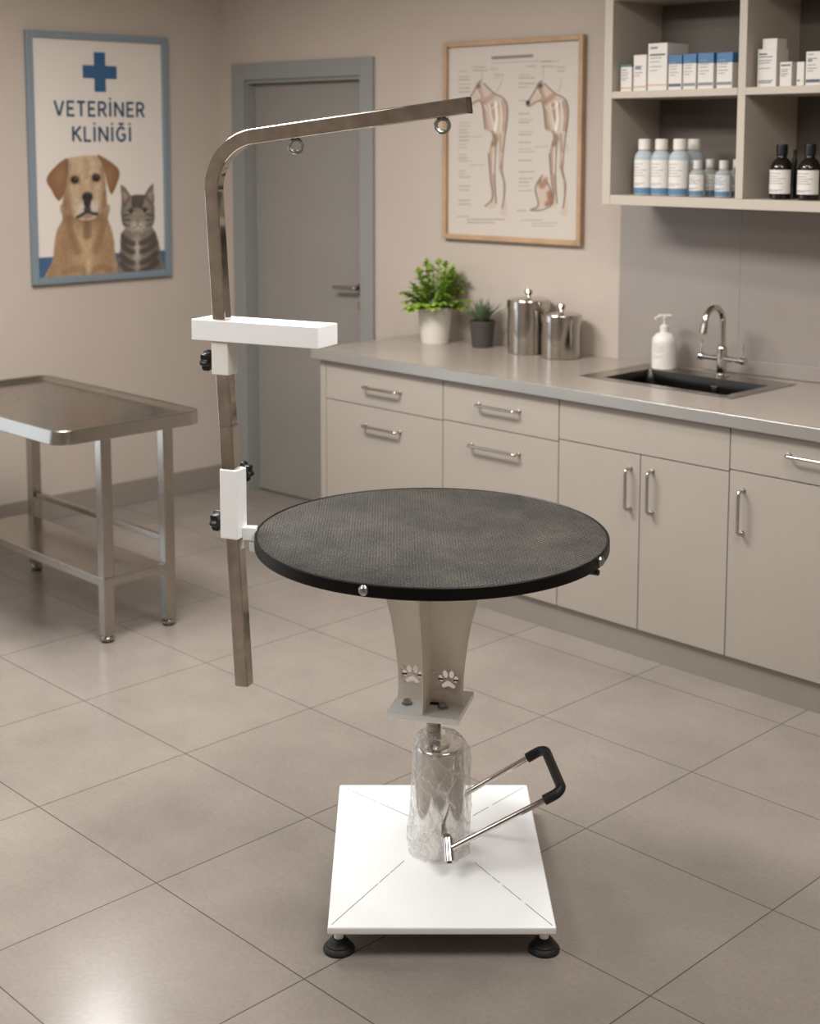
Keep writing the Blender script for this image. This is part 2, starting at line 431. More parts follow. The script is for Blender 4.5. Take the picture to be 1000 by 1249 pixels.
# ------------------------------------------------------------------ poster painting
def inpoly(X, Y, pts):
    r = np.zeros(X.shape, bool); n = len(pts)
    for i in range(n):
        x0, y0 = pts[i]; x1, y1 = pts[(i + 1) % n]
        c = ((y0 > Y) != (y1 > Y)) & (X < (x1 - x0) * (Y - y0) / ((y1 - y0) + 1e-9) + x0)
        r ^= c
    return r
def spline(pts, n=8, closed=True):
    P = np.array(pts, float); m = len(P); o = []
    for i in range(m if closed else m - 1):
        if closed: p0, p1, p2, p3 = P[i - 1], P[i], P[(i + 1) % m], P[(i + 2) % m]
        else: p0, p1, p2, p3 = P[max(i - 1, 0)], P[i], P[i + 1], P[min(i + 2, m - 1)]
        for k in range(n):
            t = k / n
            o.append(.5 * ((2 * p1) + (-p0 + p2) * t + (2 * p0 - 5 * p1 + 4 * p2 - p3) * t * t + (-p0 + 3 * p1 - 3 * p2 + p3) * t ** 3))
    if not closed: o.append(P[-1])
    return np.array(o)
def soften(m, k):
    m = m.astype(float)
    for _ in range(k):
        p = np.pad(m, 1, mode='edge')
        m = (p[:-2, 1:-1] + p[2:, 1:-1] + p[1:-1, :-2] + p[1:-1, 2:] + 2 * p[1:-1, 1:-1]) / 6
    return m
class Canvas:
    def __init__(s, w, h, nx, ny, bg, hm):
        s.w, s.h, s.nx, s.ny = w, h, nx, ny
        u, v = np.meshgrid(np.linspace(0, 1, nx), np.linspace(0, 1, ny))
        A = np.array([[hm[0], hm[1], hm[2]], [hm[3], hm[4], hm[5]], [hm[6], hm[7], 1]])
        q = np.linalg.inv(A) @ np.stack([u.ravel(), v.ravel(), np.ones(u.size)])
        s.X = (q[0] / q[2]).reshape(u.shape) * 1000; s.Y = (q[1] / q[2]).reshape(u.shape) * 1000
        s.u, s.v = u, v
        s.C = np.ones(u.shape + (3,)) * np.array(bg, float)
    def mix(s, m, col, a=1.):
        m = (m * a)[..., None]; s.C = s.C * (1 - m) + np.array(col, float) * m
    def poly(s, pts, col, a=1., soft=1, curve=True, clip=None):
        m = soften(inpoly(s.X, s.Y, spline(pts) if curve else pts), soft)
        if clip is not None: m = m * clip
        s.mix(m, col, a); return m
    def blob(s, x, y, rx, ry, col, a=1., rot=0., hard=1., clip=None):
        c, d = math.cos(rot), math.sin(rot)
        X, Y = s.X - x, s.Y - y
        r = np.sqrt(((X * c + Y * d) / rx) ** 2 + ((-X * d + Y * c) / ry) ** 2)
        m = np.clip((1.25 - r) * hard + .0, 0, 1) if hard > 1 else np.exp(-r * r * 1.2)
        if clip is not None: m = m * clip
        s.mix(m, col, a)
    def line(s, pts, wd, col, a=1., soft=1., clip=None):
        P = spline(pts, 6, False); D = np.full(s.X.shape, 1e9)
        for (x0, y0), (x1, y1) in zip(P, P[1:]):
            dx, dy = x1 - x0, y1 - y0; L2 = dx * dx + dy * dy + 1e-9
            t = np.clip(((s.X - x0) * dx + (s.Y - y0) * dy) / L2, 0, 1)
            D = np.minimum(D, np.hypot(s.X - x0 - t * dx, s.Y - y0 - t * dy))
        m = np.clip((wd * .5 * (1 + soft) - D) / (wd * .5 * soft + 1e-6), 0, 1)
        if clip is not None: m = m * clip
        s.mix(m, col, a)
    def mesh(s, name, parent, x0, y, z0):
        me = bpy.data.meshes.new(name)
        co = np.stack([x0 + s.u * s.w, np.full(s.u.shape, y), z0 + s.v * s.h], -1).reshape(-1, 3)
        i = np.arange(s.nx * s.ny).reshape(s.ny, s.nx)
        f = np.stack([i[:-1, :-1], i[:-1, 1:], i[1:, 1:], i[1:, :-1]], -1).reshape(-1, 4)
        n0 = len(co)
        back = np.array([[x0, y + .004, z0], [x0 + s.w, y + .004, z0], [x0 + s.w, y + .004, z0 + s.h], [x0, y + .004, z0 + s.h]])
        faces = f.tolist() + [[n0 + 3, n0 + 2, n0 + 1, n0], [int(i[0, 0]), n0, n0 + 1, int(i[0, -1])], [int(i[-1, -1]), n0 + 2, n0 + 3, int(i[-1, 0])]]
        me.from_pydata(np.concatenate([co, back]).tolist(), [], faces)
        c = np.clip(s.C, 0, 255).reshape(-1, 3) / 255
        l = np.where(c <= .04045, c / 12.92, ((c + .055) / 1.055) ** 2.4)
        l = np.concatenate([l, np.ones((4, 3)) * .5])
        at = me.color_attributes.new('Print', 'FLOAT_COLOR', 'POINT')
        at.data.foreach_set('color', np.concatenate([l, np.ones((len(l), 1))], 1).astype(np.float32).ravel())
        me.materials.append(M['print'])
        o = bpy.data.objects.new(name, me); COL.objects.link(o); o.parent = parent
        return o

rs = np.random.RandomState(3)
def frame_bars(b, x0, x1, z0, z1, wd, y0, y1, bev=.003):
    box(b, x0, x0 + wd, y0, y1, z0, z1, bev); box(b, x1 - wd, x1, y0, y1, z0, z1, bev)
    box(b, x0 + wd, x1 - wd, y0, y1, z1 - wd, z1, bev); box(b, x0 + wd, x1 - wd, y0, y1, z0, z0 + wd, bev)

# ---- left wall clinic poster: frame origin at corner, x = Y - YC along wall
PL = thing('wall_poster', 'blue framed clinic poster of a dog and a cat on the left wall', 'poster', (leftX(3.65), 3.65, 1.108), RZL)
b = NB(); frame_bars(b, -.373, .373, 0, 1.148, .031, -.03, -.003)
obj('poster_frame', b, 'alu', PL)
cv = Canvas(.684, 1.09, 230, 366, (214, 204, 195), [1.03246, -0.03067, -0.0097, -0.04032, -0.58419, 0.54031, -0.07241, -0.00933])
band = soften(cv.v < .086, 1); cv.mix(band, (58, 90, 122))
# dog
TAN = (196, 152, 104)
body = cv.poly([(95, 990), (140, 790), (165, 600), (210, 500), (215, 390), (520, 390), (530, 500), (560, 590), (578, 720), (575, 990)], (180, 142, 104))
cv.blob(230, 700, 70, 190, (160, 114, 72), .7, .25, clip=body); cv.blob(500, 700, 70, 190, (164, 118, 74), .6, -.2, clip=body)
cv.blob(380, 700, 80, 170, (212, 172, 126), .8, clip=body); cv.blob(300, 560, 40, 90, (206, 162, 114), .6, -.2, clip=body)
cv.line([(245, 500), (275, 620), (320, 730)], 26, (140, 98, 62), .6, 2, body); cv.line([(500, 520), (470, 640), (440, 730)], 24, (146, 102, 64), .55, 2, body)
cv.line([(385, 520), (383, 620)], 26, (122, 88, 60), .7, 2, body)
cv.line([(230, 880), (330, 850), (375, 900)], 24, (150, 106, 66), .5, 2, body); cv.line([(420, 890), (470, 840), (550, 870)], 22, (148, 104, 66), .55, 2, body)
cv.line([(392, 800), (395, 930)], 14, (214, 180, 140), .7, 2, body); cv.line([(140, 850), (120, 960)], 30, (150, 106, 66), .5, 2, body)
cv.blob(370, 480, 150, 60, (120, 86, 58), .8, clip=body)
head = cv.poly([(240, 88), (300, 58), (380, 50), (458, 56), (498, 140), (518, 300), (516, 410), (455, 475), (430, 500), (370, 512), (315, 498), (255, 455), (212, 400), (225, 260)], (200, 166, 126))
cv.blob(375, 140, 95, 100, (216, 184, 148), .8, clip=head); cv.blob(240, 380, 36, 110, (158, 114, 74), .7, clip=head); cv.blob(508, 380, 34, 110, (158, 114, 74), .7, clip=head)
cv.line([(236, 130), (228, 260), (232, 390), (270, 455)], 34, (146, 106, 74), .6, 1.6, head); cv.line([(500, 140), (510, 260), (508, 390), (470, 455)], 30, (146, 106, 74), .6, 1.6, head); cv.line([(330, 250), (345, 330), (325, 420)], 16, (168, 126, 90), .5, 2, head); cv.line([(425, 245), (420, 330), (440, 410)], 16, (168, 126, 90), .5, 2, head)
cv.blob(290, 290, 55, 60, (208, 176, 140), .6, clip=head); cv.blob(455, 280, 50, 60, (208, 176, 140), .6, clip=head)
cv.line([(378, 90), (376, 200)], 18, (180, 136, 90), .5, 2, head)
cv.blob(335, 420, 50, 62, (214, 198, 180), .95, .2, clip=head); cv.blob(430, 415, 48, 62, (214, 198, 180), .95, -.2, clip=head)
for p in ([(244, 68), (175, 112), (98, 212), (132, 292), (180, 368), (218, 328), (238, 230), (250, 130)], [(455, 42), (545, 92), (610, 160), (592, 250), (556, 322), (530, 272), (512, 190), (488, 110)]):
    e = cv.poly(p, (132, 94, 64)); cx = sum(q[0] for q in p) / 8; cv.blob(cx, 190, 36, 70, (152, 112, 78), .7, clip=e)
    cv.line(p[1:5], 14, (112, 74, 46), .5, 2, e)
for x, y in ((296, 220), (446, 206)):
    cv.blob(x, y, 36, 33, (120, 84, 56), .8, hard=2); cv.blob(x, y + 2, 23, 22, (36, 28, 24), 1, hard=4); cv.blob(x + 6, y - 6, 4, 4, (200, 190, 180), .8, hard=3)
cv.blob(385, 345, 33, 34, (40, 36, 36), 1, hard=4); cv.blob(384, 385, 24, 30, (48, 42, 40), 1, hard=3); cv.blob(382, 322, 18, 8, (104, 98, 96), .7)
cv.blob(385, 430, 24, 26, (56, 46, 42), .9, hard=2)
cv.line([(316, 486), (345, 472), (384, 450), (425, 462), (452, 464)], 15, (50, 42, 40), .95, 1); cv.blob(386, 480, 34, 16, (172, 128, 112), .9, hard=2)
# cat
cb = cv.poly([(632, 590), (618, 700), (612, 990), (930, 990), (905, 760), (850, 570), (740, 540)], (134, 120, 105))
cv.blob(870, 800, 40, 150, (96, 84, 74), .7, clip=cb); cv.blob(735, 740, 34, 140, (206, 190, 174), .85, clip=cb)
for k, yy in enumerate((630, 690, 770, 830)):
    cv.line([(625, yy - 10), (665, yy + 30), (705, yy + 45)], 24, (70, 60, 53), .75, 1.5, cb); cv.line([(870, yy - 25), (820, yy + 20), (770, yy + 42)], 24, (70, 60, 53), .75, 1.5, cb)
ch = cv.poly([(632, 380), (690, 335), (790, 330), (846, 378), (860, 460), (848, 540), (800, 590), (740, 605), (680, 592), (635, 540), (622, 460)], (142, 130, 116))
for p, q in (([(618, 252), (655, 280), (692, 338), (650, 420), (628, 390)], [(630, 290), (676, 340), (644, 390)]), ([(850, 244), (818, 276), (786, 332), (835, 410), (856, 380)], [(844, 285), (806, 335), (840, 385)])):
    cv.poly(p, (112, 98, 88), curve=False); cv.poly(q, (176, 142, 126), .8, curve=False)
for x in (705, 725, 745, 765, 785): cv.line([(x, 335), (735 + (x - 745) * .75, 415)], 9, (66, 57, 50), .8, 1.5, ch)
for sx in (-1, 1):
    for k in range(3):
        y = 470 + k * 34; cv.line([(742 + sx * 60, y - 4 + k * 8), (742 + sx * 118, y + 12 - k * 10)], 11, (74, 64, 56), .7, 1.5, ch)
    cv.blob(742 + sx * 112, 440, 20, 80, (98, 86, 76), .6, clip=ch)
cv.blob(740, 552, 60, 42, (214, 198, 182), .9, clip=ch); cv.blob(740, 470, 18, 60, (158, 138, 118), .6, clip=ch)
for x, y in ((692, 448), (790, 440)):
    cv.blob(x, y, 30, 22, (176, 162, 148), .7, hard=2); cv.blob(x, y, 19, 16, (126, 118, 82), 1, hard=3); cv.blob(x, y, 9, 14, (30, 26, 24), 1, hard=3)
    cv.line([(x - 26, y - 8), (x, y - 19), (x + 26, y - 8)], 7, (60, 52, 46), .8, 1)
cv.poly([(722, 505), (758, 505), (741, 526)], (158, 108, 92), curve=False); cv.line([(741, 526), (741, 548)], 5, (90, 70, 62), .8); cv.line([(712, 562), (741, 550), (770, 560)], 5, (100, 82, 74), .7)
am = soften((body + head + cb + ch) > .3, 1)[..., None]; gy = cv.C.mean(-1, keepdims=True)
cv.C = cv.C * (1 - am) + (cv.C * .84 + gy * .16) * .93 * am
fur = rs.normal(0, 1, cv.C.shape[:2])
fur = sum(np.roll(fur, k, 0) for k in range(5)) / 5 ** .5
cv.C *= 1 + .05 * fur[..., None] * (soften((body + head + cb + ch) > .3, 1)[..., None])
cv.mesh('printed_sheet', PL, -.342, -.012, .03)
b = NB()
def px(Y): return Y - 3.65
for x0, x1, z0, z1 in ((3.626, 3.686, 1.99, 2.172), (3.566, 3.626, 2.051, 2.111), (3.686, 3.746, 2.051, 2.111)):
    box(b, px(x0), px(x1), -.0135, -.0115, z0 - 1.108, z1 - 1.108)
obj('cross_emblem', b, 'blue', PL)
def arcp(cx, cy, rx, ry, a0, a1, n=10): return [(cx + rx * math.cos(a0 + (a1 - a0) * k / n), cy + ry * math.sin(a0 + (a1 - a0) * k / n)) for k in range(n + 1)]
GLY = {
    'V': (.62, [[(.05, 1), (.3, .03)], [(.57, 1), (.32, .03)]]), 'E': (.5, [[(.48, .95), (.08, .95), (.08, .05), (.48, .05)], [(.08, .51), (.43, .51)]]),
    'T': (.54, [[(.02, .95), (.52, .95)], [(.27, .95), (.27, 0)]]), 'N': (.66, [[(.08, 0), (.08, 1)], [(.1, .95), (.56, .05)], [(.58, 0), (.58, 1)]]),
    'R': (.56, [[(.08, 0), (.08, .95), (.28, .95)] + arcp(.28, .71, .2, .24, PI / 2, -PI / 2) + [(.08, .47)], [(.28, .47), (.52, 0)]]),
    'K': (.58, [[(.08, 0), (.08, 1)], [(.54, 1), (.1, .46)], [(.22, .58), (.56, 0)]]), 'L': (.46, [[(.08, 1), (.08, .05), (.46, .05)]]),
    'İ': (.2, [[(.1, 0), (.1, 1)], [(.1, 1.14), (.1, 1.27)]]),
    'Ğ': (.68, [arcp(.35, .5, .27, .45, .75, 2 * PI - .55, 18) + [(.58, .46), (.37, .46)], arcp(.35, 1.3, .12, .13, PI * 1.05, PI * 1.95, 8)]),
}
def lettering(name, txt, width, cap, cx, z0, parent, m, y):
    gap = .12; tot = sum(GLY[c][0] for c in txt) + gap * (len(txt) - 1)
    kx = width / tot; x = cx - width / 2; b = NB(); w = cap * .088; y0 = y
    for c in txt:
        for st in GLY[c][1]:
            P = [Vector((x + px_ * kx, z0 + pz * cap)) for px_, pz in st]; Lf = []; Rt = []
            for q in range(len(P)):
                t0 = (P[q] - P[q - 1]).normalized() if q else (P[1] - P[0]).normalized()
                t1 = (P[q + 1] - P[q]).normalized() if q < len(P) - 1 else t0
                n0 = Vector((-t0.y, t0.x)); n1 = Vector((-t1.y, t1.x)); mm_ = (n0 + n1).normalized(); k = min(1 / max(mm_.dot(n0), .35), 1.25)
                Lf.append(P[q] + mm_ * w * k); Rt.append(P[q] - mm_ * w * k)
            t_ = bmesh.new()
            A = [[t_.verts.new((p.x, yy, p.y)) for p in Lf] for yy in (y0, y0 + .0008)]; B_ = [[t_.verts.new((p.x, yy, p.y)) for p in Rt] for yy in (y0, y0 + .0008)]
            for q in range(len(P) - 1): t_.faces.new((A[0][q], B_[0][q], B_[0][q + 1], A[0][q + 1]))
            merge(b, t_)
        x += (GLY[c][0] + gap) * kx
    return obj(name, b, m, parent)
lettering('lettering', 'VETERİNER', .482, .069, px(3.653), 1.876 - 1.108, PL, 'navy', -.0136)
lettering('lettering', 'KLİNİĞİ', .318, .069, px(3.66), 1.760 - 1.108, PL, 'navy', -.0136)

# ---- anatomy chart on the back wall
ax = -3.918
PA = thing('anatomy_chart', 'wood framed dog anatomy chart above the counter', 'poster', (ax, wallY(ax), 1.341), RZB)
b = NB(); frame_bars(b, -.361, .361, 0, .838, .021, -.03, -.002)
obj('poster_frame', b, 'wood', PA)
cv = Canvas(.69, .808, 300, 352, (192, 182, 172), [1.55529, 0.00679, -0.10757, 0.05856, -1.01566, 1.13922, 0.11997, -0.01567])
BR = (142, 106, 84); LT = (186, 168, 152); DKL = (104, 86, 74)
def standing(dx, dy, strong):
    o = lambda pts: [(x + dx, y + dy) for x, y in pts]
    m = cv.poly(o([(240, 315), (215, 330), (185, 400), (166, 428), (168, 446), (196, 452), (240, 425), (250, 500), (262, 570), (300, 600), (280, 700), (285, 800), (300, 930), (262, 975), (300, 985), (320, 960), (310, 800), (320, 640), (335, 700), (335, 780), (355, 860), (350, 980), (330, 1010), (375, 1018), (365, 860), (355, 760), (362, 640), (378, 560), (382, 460), (360, 410), (310, 380), (270, 340)]), LT, .9)
    a = .75 if strong else .5
    for pts, w in (([(225, 335), (240, 390), (262, 420), (300, 395)], 20), ([(255, 430), (262, 520), (275, 570)], 18), ([(300, 440), (312, 520), (330, 440)], 14), ([(362, 430), (374, 500), (365, 570)], 18), ([(300, 610), (290, 700), (296, 800)], 11), ([(340, 600), (345, 700), (340, 770)], 10), ([(340, 770), (358, 830), (356, 900)], 12), ([(300, 810), (305, 900), (295, 950)], 9)):
        cv.line(o(pts), w * .8, BR, a * .75, 1.6, m)
    for pts in ([(285, 440), (300, 520), (312, 560)], [(340, 420), (350, 500), (345, 580)], [(310, 700), (305, 800)], [(349, 700), (352, 780), (362, 850)], [(262, 450), (285, 470), (330, 440)], [(215, 360), (235, 400)]): cv.line(o(pts), 5, (214, 204, 192), .8, 1.2, m); cv.line([(x + 6, y) for x, y in o(pts)], 2.5, DKL, .5, 1, m)
    cv.line(o([(318, 430), (322, 520), (310, 590)]), 8, (232, 222, 210), .8, 1.5, m)
    cv.line(o([(300, 590), (318, 620), (305, 650)]), 12, (104, 78, 60), .6, 2, m); cv.blob(228 + dx, 345 + dy, 9, 9, (70, 54, 46), .9)
    for pts in ([(240, 315), (185, 400), (166, 430), (172, 450), (240, 425), (262, 570)], [(255, 330), (310, 382), (362, 412), (380, 480), (362, 640), (350, 780), (366, 870), (352, 985)], [(280, 700), (290, 830), (300, 930), (262, 975)], [(320, 640), (312, 800), (320, 960)]):
        cv.line(o(pts), 4.5, DKL, .8, 1.2)
standing(0, 0, False); standing(318, 0, True)
cv.blob(486, 432, 11, 11, (40, 34, 32), 1, hard=3); cv.blob(555, 340, 10, 12, (60, 46, 40), .9)
m = cv.poly([(560, 815), (590, 820), (590, 860), (610, 900), (618, 960), (570, 975), (540, 1000), (500, 995), (540, 970), (525, 900), (535, 850)], LT, .9)
cv.line([(545, 840), (560, 870), (580, 840)], 14, BR, .8, 2, m); cv.line([(600, 910), (605, 955), (590, 965)], 16, (140, 84, 66), .8, 2, m)
cv.line([(560, 815), (525, 880), (540, 970), (500, 995), (560, 995), (615, 960), (608, 900), (588, 850)], 5, DKL, .7, 1.5)
x_ = 302
for l_ in (12, 9, 14, 10, 11, 8, 13, 10, 12, 20, 9, 12, 10, 14, 11): cv.line([(x_, 196 - (x_ - 302) * .058), (x_ + l_ - 4, 196 - (x_ + l_ - 306) * .058)], 12, (112, 100, 90), .75, .7); x_ += l_ + 2.5; cv.line([(300, 222), (520, 212), (650, 212)], 3, (170, 156, 144), .8, 1)
R2 = random.Random(4)
def scribble(x0, x1, y, w=4, a=.5):
    x = x0
    while x < x1:
        l = R2.uniform(8, 30); cv.line([(x, y), (min(x + l, x1), y - 1)], w, (126, 114, 104), a, 1); x += l + R2.uniform(4, 9)
for x0, x1, ys in ((125, 185, [268, 295, 310, 335, 355, 375, 538, 555, 575, 590, 610, 630, 650, 668, 706, 722, 738, 790, 806, 822, 870, 890, 945, 965]), (440, 525, [285, 300, 330, 350, 420, 490, 520, 535, 585, 600, 640, 675, 690, 735, 795, 830, 850, 870, 895]), (200, 270, [245, 262]), (290, 350, [255]), (310, 360, [285, 300]), (560, 630, [215, 240]), (640, 690, [245, 265]), (480, 560, [240]), (120, 200, [1030]), (170, 370, [1045, 1062]), (450, 560, [1050]), (510, 660, [1065, 1080]), (430, 480, [1000])):
    for y in ys: scribble(x0, x0 + (x1 - x0) * R2.uniform(.55, 1), y, 4, R2.uniform(.35, .7))
for p in ([(355, 285), (345, 330), (322, 375)], [(660, 300), (655, 350), (640, 375)], [(568, 245), (566, 300)], [(245, 275), (245, 312)], [(185, 610), (245, 608)], [(520, 665), (590, 660)], [(185, 760), (255, 758)], [(690, 650), (695, 690)]):
    cv.line(p, 3, (150, 134, 122), .7, 1)
cv.mesh('printed_sheet', PA, -.345, -.012, .015)

# ------------------------------------------------------------------ kitchen run
YF = 3.845
def bow(b, p0, p1, out=.03, r=.0055):
    p0, p1 = Vector(p0), Vector(p1); n = Vector((0, -out, 0))
    tube(b, fillet([p0, p0 + n, p1 + n, p1], .012, 5), r)
    for p in (p0, p1): lathe(b, [(.009, 0), (.009, .003), (.006, .004)], 14, Matrix.Translation(p) @ R90)
def front(b, x0, x1, z0, z1): box(b, x0 + .0018, x1 - .0018, 0, .018, z0 + .0018, z1 - .0018, .0012)
Z0 = .1; ZT = .862
def unit(name, label, x0, x1, fronts, group='base cabinets under the worktop'):
    t = thing(name, label, 'cabinet', (x0, YF, 0), 0, group)
    b = NB(); w = x1 - x0
    box(b, 0, .016, .0195, .42, .1, .8635); box(b, w - .016, w, .0195, .42, .1, .8635); box(b, .016, w - .016, .0195, .42, .1, .116); box(b, .016, w - .016, .412, .42, .116, .8635)
    box(b, .016, w - .016, .0195, .05, .845, .8635); obj('carcass', b, 'carc', t)
    for kind, fx0, fx1, z0, z1, h in fronts:
        b = NB(); front(b, fx0 - x0, fx1 - x0, z0, z1)
        f = obj(kind, b, 'cab', t)
        if h:
            b = NB(); bow(b, (h[0] - x0, 0, h[1]), (h[2] - x0, 0, h[3])); obj('handle', b, 'steel2', f)
    return t
XA, XB, XS, XR1, XE = -4.385, -3.708, -3.137, -2.437, -1.74
H = .025
unit('drawer_cabinet', 'two drawer cabinet at the left end of the counter', XA, XB, [('drawer', XA, XB, .695, ZT, (-4.162 + H, .775, -3.966 + H, .775)), ('drawer', XA, XB, Z0, .695, (-4.167 + H, .616, -3.966 + H, .616))])
unit('drawer_cabinet', 'two drawer cabinet second from the left, below the steel canisters', XB, XS, [('drawer', XB, XS, .70, ZT, (-3.543 + H, .784, -3.348 + H, .784)), ('drawer', XB, XS, Z0, .70, (-3.579 + H, .626, -3.346 + H, .626))])
XM = -2.783
unit('sink_cabinet', 'double door cabinet under the sink with a plain panel', XS, XR1, [('panel', XS, XR1, .71, ZT, None), ('door', XS, XM, Z0, .71, (-2.848 + H, .517, -2.848 + H, .657)), ('door', XM, XR1, Z0, .71, (-2.758 + H, .519, -2.758 + H, .661))])
unit('drawer_cabinet', 'cabinet right of the sink with one drawer over a door', XR1, XE, [('drawer', XR1, XE, .718, ZT, (-2.251 + H, .798, -1.95, .798)), ('door', XR1, XE, Z0, .718, (-2.409 + H, .519, -2.409 + H, .658))])
b = NB(); prism(b, [(-4.42, YF), (XA - .001, YF), (XA - .001, wallY(XA) - .004), (-4.42, wallY(-4.42) - .004)], 'z', 0, .8635)
tag(obj('end_panel', b, 'cab'), 'narrow beige end panel closing the counter beside the door', 'panel')
b = NB(); box(b, XA + .002, XE, YF + .016, YF + .034, 0, .0985, .001)
tag(obj('plinth', b, 'plinth'), 'long grey kick board under the base cabinets', 'plinth')
# worktop with a cut-out for the sink
sx0, sx1, sy0, sy1 = -3.14, -2.615, 4.092, 4.375
xs = [-4.445, sx0, sx1, XE + .02]; yf = 3.832
t = bmesh.new(); V = {}
for zi, z in enumerate((.866, .9)):
    for i, x in enumerate(xs):
        for j, y in enumerate((yf, sy0, sy1, wallY(x) - .003)): V[i, j, zi] = t.verts.new((x, y, z))
for i in range(3):
    for j in range(3):
        if (i, j) == (1, 1): continue
        t.faces.new((V[i, j, 1], V[i + 1, j, 1], V[i + 1, j + 1, 1], V[i, j + 1, 1])); t.faces.new((V[i, j, 0], V[i, j + 1, 0], V[i + 1, j + 1, 0], V[i + 1, j, 0]))
for i in range(3):
    t.faces.new((V[i, 0, 0], V[i + 1, 0, 0], V[i + 1, 0, 1], V[i, 0, 1])); t.faces.new((V[i, 3, 0], V[i, 3, 1], V[i + 1, 3, 1], V[i + 1, 3, 0]))
    t.faces.new((V[0, i, 0], V[0, i, 1], V[0, i + 1, 1], V[0, i + 1, 0])); t.faces.new((V[3, i, 0], V[3, i + 1, 0], V[3, i + 1, 1], V[3, i, 1]))
for (i, j), (k, l) in (((1, 1), (2, 1)), ((2, 1), (2, 2)), ((2, 2), (1, 2)), ((1, 2), (1, 1))):
    t.faces.new((V[i, j, 0], V[i, j, 1], V[k, l, 1], V[k, l, 0]))
bmesh.ops.recalc_face_normals(t, faces=t.faces)
b = NB(); merge(b, t)
wt = thing('worktop', 'long satin beige worktop with a steel edge along the counter', 'worktop')
obj('slab', b, 'wtop', wt)
b = NB(); box(b, -4.449, XE + .02, yf - .012, yf + .0, .858, .9005, .003, 3)
box(b, -4.457, -4.4452, yf - .01, wallY(-4.45) - .004, .858, .9005, .003, 3)
obj('edge_band', b, 'edge', wt)

# backsplash
bx0, bx1 = wb(-3.384), wb(-1.70)
b = NB(); joints = [bx0, wb(-2.86), wb(-2.33), bx1]
for a_, c_ in zip(joints, joints[1:]): box(b, a_ + .0004, c_ - .0004, -.006, 0, .9, 1.6)
o = obj('trim_1', b, 'splash'); o.location = (XC, YC, 0); o.rotation_euler = (0, 0, RZB)
struct(o, 'pale grey tile splashback behind the sink', 'splashback')
b = NB(); box(b, wb(-3.0), bx1, -.018, -.0065, .901, .955, .003)
o = obj('trim_2', b, 'splash'); o.location = (XC, YC, 0); o.rotation_euler = (0, 0, RZB)
struct(o, 'low upstand strip along the back of the worktop', 'upstand')

# sink
t = thing('sink', 'dark inset steel sink in the worktop', 'sink', (-2.89, 4.24, .9))
ox0, ox1, oy0, oy1 = -3.222 + 2.89, -2.572 + 2.89, 4.056 - 4.24, 4.474 - 4.24
ix0, ix1, iy0, iy1 = sx0 + .004 + 2.89, sx1 - .004 + 2.89, sy0 + .004 - 4.24, sy1 - .004 - 4.24
b = NB()
for r in ((ox0, ix0, oy0, oy1), (ix1, ox1, oy0, oy1), (ix0, ix1, oy0, iy0), (ix0, ix1, iy1, oy1)): box(b, *r, .0005, .003)
obj('rim', b, 'steel', t)
b = NB(); tt = bmesh.new()
def ring(z, ins, r):
    c_ = ((ix0 + ix1) / 2, (iy0 + iy1) / 2)
    return [tt.verts.new((c_[0] + p[0], c_[1] + p[1], z)) for p in rsq((ix1 - ix0) / 2 - ins, (iy1 - iy0) / 2 - ins, r, 5)]
rr = [ring(.0025, 0, .012), ring(-.012, .004, .02), ring(-.034, .008, .03), ring(-.14, .012, .04), ring(-.165, .03, .05), ring(-.17, .12, .02)]
for A, B in zip(rr, rr[1:]):
    for k in range(len(A)): tt.faces.new((A[k], B[k], B[(k + 1) % len(A)], A[(k + 1) % len(A)]))
tt.faces.new(rr[-1])
merge(b, tt); basin = obj('basin', b, 'dsteel', t, 60)
b = NB(); box(b, .04, .068, iy1 - .016, iy1 - .008, -.052, -.024, .003); box(b, .048, .06, iy1 - .018, iy1 - .015, -.044, -.032)
obj('overflow', b, ['steel2'], basin)
b = NB(); lathe(b, [(.04, -.172), (.04, -.167), (.03, -.166), (.028, -.169), (0, -.169)], 24, Matrix.Translation(((ix0 + ix1) / 2, (iy0 + iy1) / 2, 0))); obj('drain', b, 'steel2', basin)
# faucet
t = thing('faucet', 'chrome gooseneck faucet with two levers behind the sink', 'faucet', (-2.85, 4.425, .9032))
b = NB(); lathe(b, [(.027, 0), (.027, .004), (.021, .009), (.019, .012), (.019, .1), (.017, .108), (.013, .112), (.013, .12)], 28); obj('body', b, 'chrome', t)
b = NB()
arc = [(0, 0, .11), (0, 0, .2)] + [(0, -.058 + .058 * math.cos(a_), .2 + .058 * math.sin(a_)) for a_ in np.linspace(.15, PI * .93, 16)]
last = Vector(arc[-1]); dr = (last - Vector(arc[-2])).normalized(); arc += [tuple(last + dr * .02), tuple(last + dr * .035)]
tube(b, arc, .0115, 16); obj('spout', b, 'chrome', t)
b = NB(); tube(b, [last + dr * .012, last + dr * .045], .0135, 16); obj('aerator', b, 'steel', t)
for sx in (-1, 1):
    b = NB(); tube(b, [(sx * .015, 0, .066), (sx * .08, 0, .066)], .011, 16)
    lathe(b, [(0, .078), (.013, .079), (.015, .084), (.015, .098), (.011, .1), (0, .1)], 20, Matrix.Rotation(sx * PI / 2, 4, 'Y') @ Matrix.Identity(4) if False else Matrix.Translation((0, 0, .066)) @ Matrix.Rotation(sx * PI / 2, 4, 'Y'))
    tube(b, [(sx * .088, 0, .076), (sx * .088, 0, .128)], .0035, 10); obj('lever', b, 'chrome', t)
